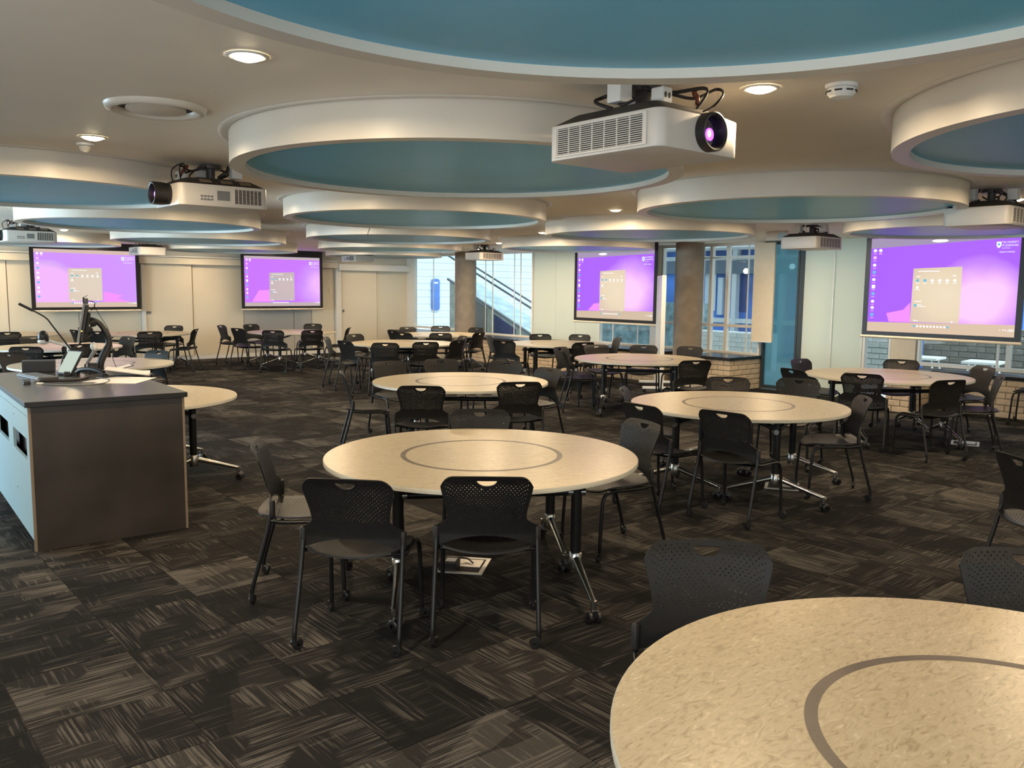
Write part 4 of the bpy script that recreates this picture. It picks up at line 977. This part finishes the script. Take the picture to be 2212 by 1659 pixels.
obj('holder', MB().lathe([(0, 0), (.035, 0), (.03, .012), (.008, .02), (.008, .07), (0, .07)], 14), M['dark_grey'], t, smooth=50)
obj('handle', MB().tube([P_(195, 779), P_(206, 762), P_(214, 750)], [.012, .014, .017], 12), M['grey_plastic'], t, smooth=40); h2 = Vector(P_(212, 741)); obj('grille', MB().ball(h2, .028, .028, .036), M['white'], t, smooth=1)
# papers, folders, handset, cables
def sheet(name, label, c, w, h, a, z, thick, m, cat):
    t = thing(name, label, cat, (c[0], c[1], z), R(a)); obj('sheet', MB().box(-w/2, w/2, -h/2, h/2, 0, thick), M[m], t); return t
p1 = sheet('paper_sheet', 'white paper sheet on the lectern, front right', (1.94, 6.78), .30, .42, -38, LZ, .0012, 'paper', 'paper')
obj('printed_lines', MB().box(-.10, .05, .05, .055, .00125, .0014).box(-.10, .08, .02, .024, .00125, .0014).box(-.10, .02, -.01, -.006, .00125, .0014), M['grey_plastic'], p1)['kind'] = 'stuff'
p2 = sheet('paper_sheet', 'second paper sheet lying half over the front one', (1.90, 6.86), .29, .40, -52, LZ+.0016, .0012, 'paper', 'paper')
t = thing('open_folder', 'open folder of papers propped up behind the sheets', 'folder', (2.04, 7.10, LZ), R(-20))
obj('cover', MB().box(-.17, .17, -.12, .12, 0, .006).xform(Matrix.Rotation(R(9), 4, 'Y')@Matrix.Translation((0, 0, .03))), M['dark_grey'], t, bevel=.002); obj('pages', MB().box(-.16, .16, -.11, .11, .0065, .016).xform(Matrix.Rotation(R(9), 4, 'Y')@Matrix.Translation((0, 0, .03))), M['paper'], t)
obj('spine', MB().box(-.165, .165, .1, .125, 0, .03), M['paper'], t)
t = thing('clipboard', 'thin black-edged clipboard leaning on the open folder', 'clipboard', (2.07, 7.40, LZ), R(-8)); cm = Matrix.Translation((0, 0, .035)) @ Matrix.Rotation(R(-14), 4, 'Y')
obj('board', MB().box(-.10, .10, -.08, .08, 0, .005).xform(cm), M['black'], t); obj('top_page', MB().box(-.09, .09, -.07, .07, .0052, .007).xform(cm), M['paper'], t); obj('prop', MB().box(-.05, .05, -.05, .05, 0, .022), M['dark_grey'], t)
t = thing('telephone_handset', 'curved black telephone handset beside the papers', 'telephone', (1.79, 7.18, LZ), R(-62))
obj('grip', MB().tube(bez([(-.15, 0, .018), (-.10, 0, .05), (0, 0, .062), (.10, 0, .05), (.15, 0, .02)], 5), .018, 10), M['black'], t, smooth=1)
for x in (-.15, .15): obj('ear_cup', MB().lathe([(0, 0), (.03, 0), (.03, .02), (.015, .032), (0, .032)], 16, c=(x, 0, 0)), M['black'], t, smooth=40)
ct = thing('grey_cable', 'thin grey cable looping along the front of the lectern', 'cable', (1.5, 6.8, LZ))
obj('cord', MB().tube(bez([(-.12, .02, .006), (.0, -.14, .006), (.14, -.20, .006), (.26, -.14, .006), (.34, .06, .006), (.30, .25, .006)], 6), .005, 6), M['grey_plastic'], ct, smooth=1); obj('plug', MB().cyl((-.15, .05, .008), (-.115, .02, .008), .008, 8), M['white'], ct)
ct = thing('black_cable', 'thick black cable snaking from the remote to the handset', 'cable', (1.58, 7.02, LZ))
obj('cord', MB().tube(bez([(-.18, -.02, .012), (-.02, -.12, .012), (.10, -.05, .012), (.17, .08, .012), (.20, .20, .012)], 6), .011, 8), M['cable'], ct, smooth=1); obj('connector', MB().cyl((-.21, 0, .012), (-.18, -.02, .012), .0105, 10), M['grey_plastic'], ct)

# ------------------------------------------------------------------ floor power boxes
def floor_box(label, x, y, a, openlid):
    t = thing('floor_box', label, 'floor box', (x, y, 0), R(a), 'floor power boxes'); f = MB()
    f.box(-.15, .15, -.14, -.115, .0, .006); f.box(-.15, .15, .115, .14, 0, .006); f.box(-.15, -.125, -.115, .115, 0, .006); f.box(.125, .15, -.115, .115, 0, .006)
    obj('steel_frame', f, M['steel_lid'], t); obj('well', MB().box(-.125, .125, -.115, .115, .0004, .001), M['grille_dark'], t)
    obj('socket_plate', MB().box(-.02, .115, -.10, .06, .001, .003), M['steel_lid'], t)
    if openlid:
        obj('power_brick', MB().box(-.13, -.01, .02, .13, .003, .06), M['black'], t, bevel=.006); obj('sticker', MB().box(-.11, -.05, .03, .09, .0602, .061), M['paper'], t)
        obj('lead', MB().tube(bez([(-.02, .05, .02), (.05, .06, .03), (.08, 0, .02), (.03, -.05, .01)], 5), .005, 6), M['cable'], t)
floor_box('open steel floor power box under the front-centre table', 3.04, 3.99, 40, True)
floor_box('steel floor power box under the mid-right table', 6.46, 3.96, 30, False)
floor_box('steel floor power box under the right-hand table', 9.95, 3.84, 20, False)

# ------------------------------------------------------------------ mobile whiteboard, seen nearly edge-on
t = thing('mobile_whiteboard', 'wheeled whiteboard seen edge-on left of the near column', 'whiteboard', (11.12, 9.22, 0), R(44.5))
obj('board', MB().box(-.45, .45, -.012, .012, .42, 1.86), M['white'], t); fr = MB(); fr.box(-.49, -.4505, -.035, .035, .10, 1.90); obj('frame_post', fr, M['trim'], t, bevel=.004)
obj('frame_post', MB().box(.4505, .49, -.035, .035, .10, 1.90), M['trim'], t, bevel=.004)
obj('frame_rail', MB().box(-.45, .45, -.02, .02, 1.8605, 1.90), M['trim'], t); obj('frame_rail', MB().box(-.45, .45, -.02, .02, .38, .4195), M['trim'], t)
for x in (-.47, .47):
    f = obj('foot', MB().box(x-.03, x+.03, -.30, .30, .06, .10), M['white'], t, bevel=.006)
    for y in (-.27, .27): obj('wheel', MB().cyl((x-.015, y, .03), (x+.015, y, .03), .03, 14), M['caster'], f)

# ------------------------------------------------------------------ outdoors beyond the glass
tag(obj('outside_ground', MB().box(13.05, 60, -20, 60, -.10, -.04), M['out_ground']), 'pale paving outside the windows', 'ground', kind='structure')
b = thing('neighbouring_building', 'white horizontally boarded wall outside the far corner window', 'building', (18.5, 27.0, 0))
obj('wall_core', MB().box(-5, 9, .05, .3, -.04, 3.6), M['siding'], b)
bm = MB().box(-5, 9, -.02, .049, .001, .1285).mesh('siding_board', M['siding'])
for i in range(28): link('siding_board', bm, b, (0, -.012*(i % 2 == 0), -.02+i*.13))
sg = thing('wall_sign', 'tall rounded blue panel on the white boarded wall', 'sign', (19.08, 26.90, .77)); obj('panel', MB().prism([(x, y) for x, y in rrect(.37, 1.2, .10, 5)], 0, .04).xform(Matrix.Translation((0, .04, .6)) @ Matrix.Rotation(PI/2, 4, 'X')), M['out_blue'], sg); obj('cap', MB().box(-.10, .10, -.01, .0, 1.02, 1.08), M['out_white'], sg)
st = thing('outdoor_stair', 'sloping stair with blue-grey rails outside the wide bright window', 'stair', (13.15, 15.0, 0))
def slope(name, y0, z0, y1, h, x0, x1, m):
    z1 = z0+(y1-y0)*S_
    obj(name, MB().add([(x0, y0, z0-h), (x1, y0, z0-h), (x1, y1, z1-h), (x0, y1, z1-h), (x0, y0, z0), (x1, y0, z0), (x1, y1, z1), (x0, y1, z1)], [(0, 1, 2, 3), (4, 7, 6, 5), (0, 4, 5, 1), (1, 5, 6, 2), (2, 6, 7, 3), (3, 7, 4, 0)]), M[m], st)
S_ = .392
def at_y(y, z): return z+(y-1.86)*S_      # height of a sloping line that passes z at y = 1.86
slope('handrail', 3.0, at_y(3.0, 2.195), -3.0, .035, -.02, .02, 'out_steel'); slope('handrail', 3.0, at_y(3.0, 2.055), -3.0, .04, -.02, .02, 'out_steel')
slope('stringer', 3.0, at_y(3.0, 1.455), -1.7, .05, -.03, .03, 'out_steel')
for yy in (2.6, -1.25): obj('baluster', MB().box(.021, .05, yy-.015, yy+.015, max(-.03, at_y(yy, 1.42)), at_y(yy, 2.18)), M['out_steel'], st)
obj('stair_wall', MB().add([(.06, 3.0, -.04), (.06, -1.70, -.04), (.06, 3.0, 1.84), (.9, 3.0, -.04), (.9, -1.70, -.04), (.9, 3.0, 1.84)], [(0, 2, 1), (3, 4, 5), (0, 1, 4, 3), (1, 2, 5, 4), (2, 0, 3, 5)]), M['stair_side'], st)
obj('under_stair_panel', MB().add([(.03, .35, -.04), (.03, 1.15, -.04), (.03, 1.15, 1.02), (.03, .35, .70), (.055, .35, -.04), (.055, 1.15, -.04), (.055, 1.15, 1.02), (.055, .35, .70)], [(0, 3, 2, 1), (4, 5, 6, 7), (0, 1, 5, 4), (1, 2, 6, 5), (2, 3, 7, 6), (3, 0, 4, 7)]), M['out_navy'], st); obj('under_stair_door', MB().add([(.03, 1.45, -.04), (.03, 2.3, -.04), (.03, 2.3, 1.5), (.03, 1.45, 1.17), (.055, 1.45, -.04), (.055, 2.3, -.04), (.055, 2.3, 1.5), (.055, 1.45, 1.17)], [(0, 3, 2, 1), (4, 5, 6, 7), (0, 1, 5, 4), (1, 2, 6, 5), (2, 3, 7, 6), (3, 0, 4, 7)]), M['out_steel'], st)
pw = tag(obj('planted_wall', MB().box(16.2, 16.5, 12.2, 17.2, -.04, 1.35), M['out_teal']), 'blue-green planted wall outside, below the third screen', 'wall', kind='structure')
bb = thing('blue_building', 'deep blue glazed building across the yard behind the gridded window', 'building', (19.0, 13.0, 0))
obj('wall_core', MB().box(.3, .6, -6.5, 4.5, -.04, 4.2), M['out_blue'], bb)
for y in (-5.2, -3.9, -2.4, -1.0, .4, 1.9, 3.2): obj('white_column', MB().box(.1, .29, y-.07, y+.07, -.04, 4.2), M['out_white'], bb)
for z in (.80, 2.45, 3.3): obj('floor_band', MB().box(.12, .295, -6.5, 4.5, z, z+.12), M['out_white'], bb)
for i, (y, z) in enumerate(((-3.0, 2.2), (-1.6, 2.25), (-.3, 2.15), (-2.1, 1.95), (1.2, 2.2))):
    obj('hanging_lamp', MB().ball((-.4, y, z), .07), emit('far_lamp', (1, .97, .9), 2.5), bb, smooth=1)
obj('canopy', MB().box(-1.2, .29, -6.5, 4.5, 2.72, 2.84), M['out_white'], bb)
for i in range(9): obj('facade_panel', MB().box(.27, .298, -4.9+i*1.0, -4.55+i*1.0, 1.1, 2.2), M['siding'] if i % 3 == 0 else M['out_navy'], bb)  # pale and navy panels in turn
obj('clerestory', MB().box(.05, .29, -6.5, 4.5, 2.1, 2.44), M['out_steel'], bb)
for y in (-3.4, -2.75, -.6, .9): obj('pale_strip', MB().box(.2, .29, y-.08, y+.08, 1.0, 2.0), M['siding'], bb)  # narrow pale strips in front of the blue wall
# outdoor brick walls, brick by brick
def yard_wall(label, x, y0, y1, z1, m, mm, bw=.30, bh=.105):
    w = struct('wall_yard', MB().box(x+.01, x+.2, y0, y1, -.04, z1), M[mm], label, 'wall')
    me = MB().box(-.115, .115, -.03, .03, -.046, .046).mesh('brick', M[m])
    brick_face(w, x, y0, 0, 1, y1-y0, z1, (-1, 0), me, bw, bh, .022)
yard_wall('pale brick wall outside under the left end of the nearest screen', 15.5, 7.0, 8.6, 1.05, 'out_brick', 'out_mortar')
yard_wall('darker brick wall outside the window under the nearest screen', 15.9, 4.4, 6.98, 1.05, 'out_brick2', 'out_mortar')
tag(obj('teal_screen_wall', MB().box(15.2, 15.4, 1.0, 4.35, -.04, 2.8), M['out_teal']), 'teal wall outside past the right end of the nearest screen', 'wall', kind='structure')
yard_wall('low white brick wall outside the gridded window', 16.0, 10.2, 12.1, .75, 'out_brick', 'out_white')
for n_, (lab, x, y) in enumerate((('white tube-legged cafe table outside, right one', 14.9, 5.55), ('white tube-legged cafe table outside, left one', 15.0, 6.55))):
    t = thing('cafe_table', lab, 'table', (x, y, -.04), R(8), 'cafe tables outside')
    obj('top', MB().box(-.3, .3, -.27, .27, .56, .60), M['out_white'], t, bevel=.006)
    for sx in (-1, 1):
        for sy in (-1, 1): obj('leg', MB().tube([(sx*.2, sy*.17, .56), (sx*.27, sy*.24, 0)], .014, 6), M['out_white'], t)
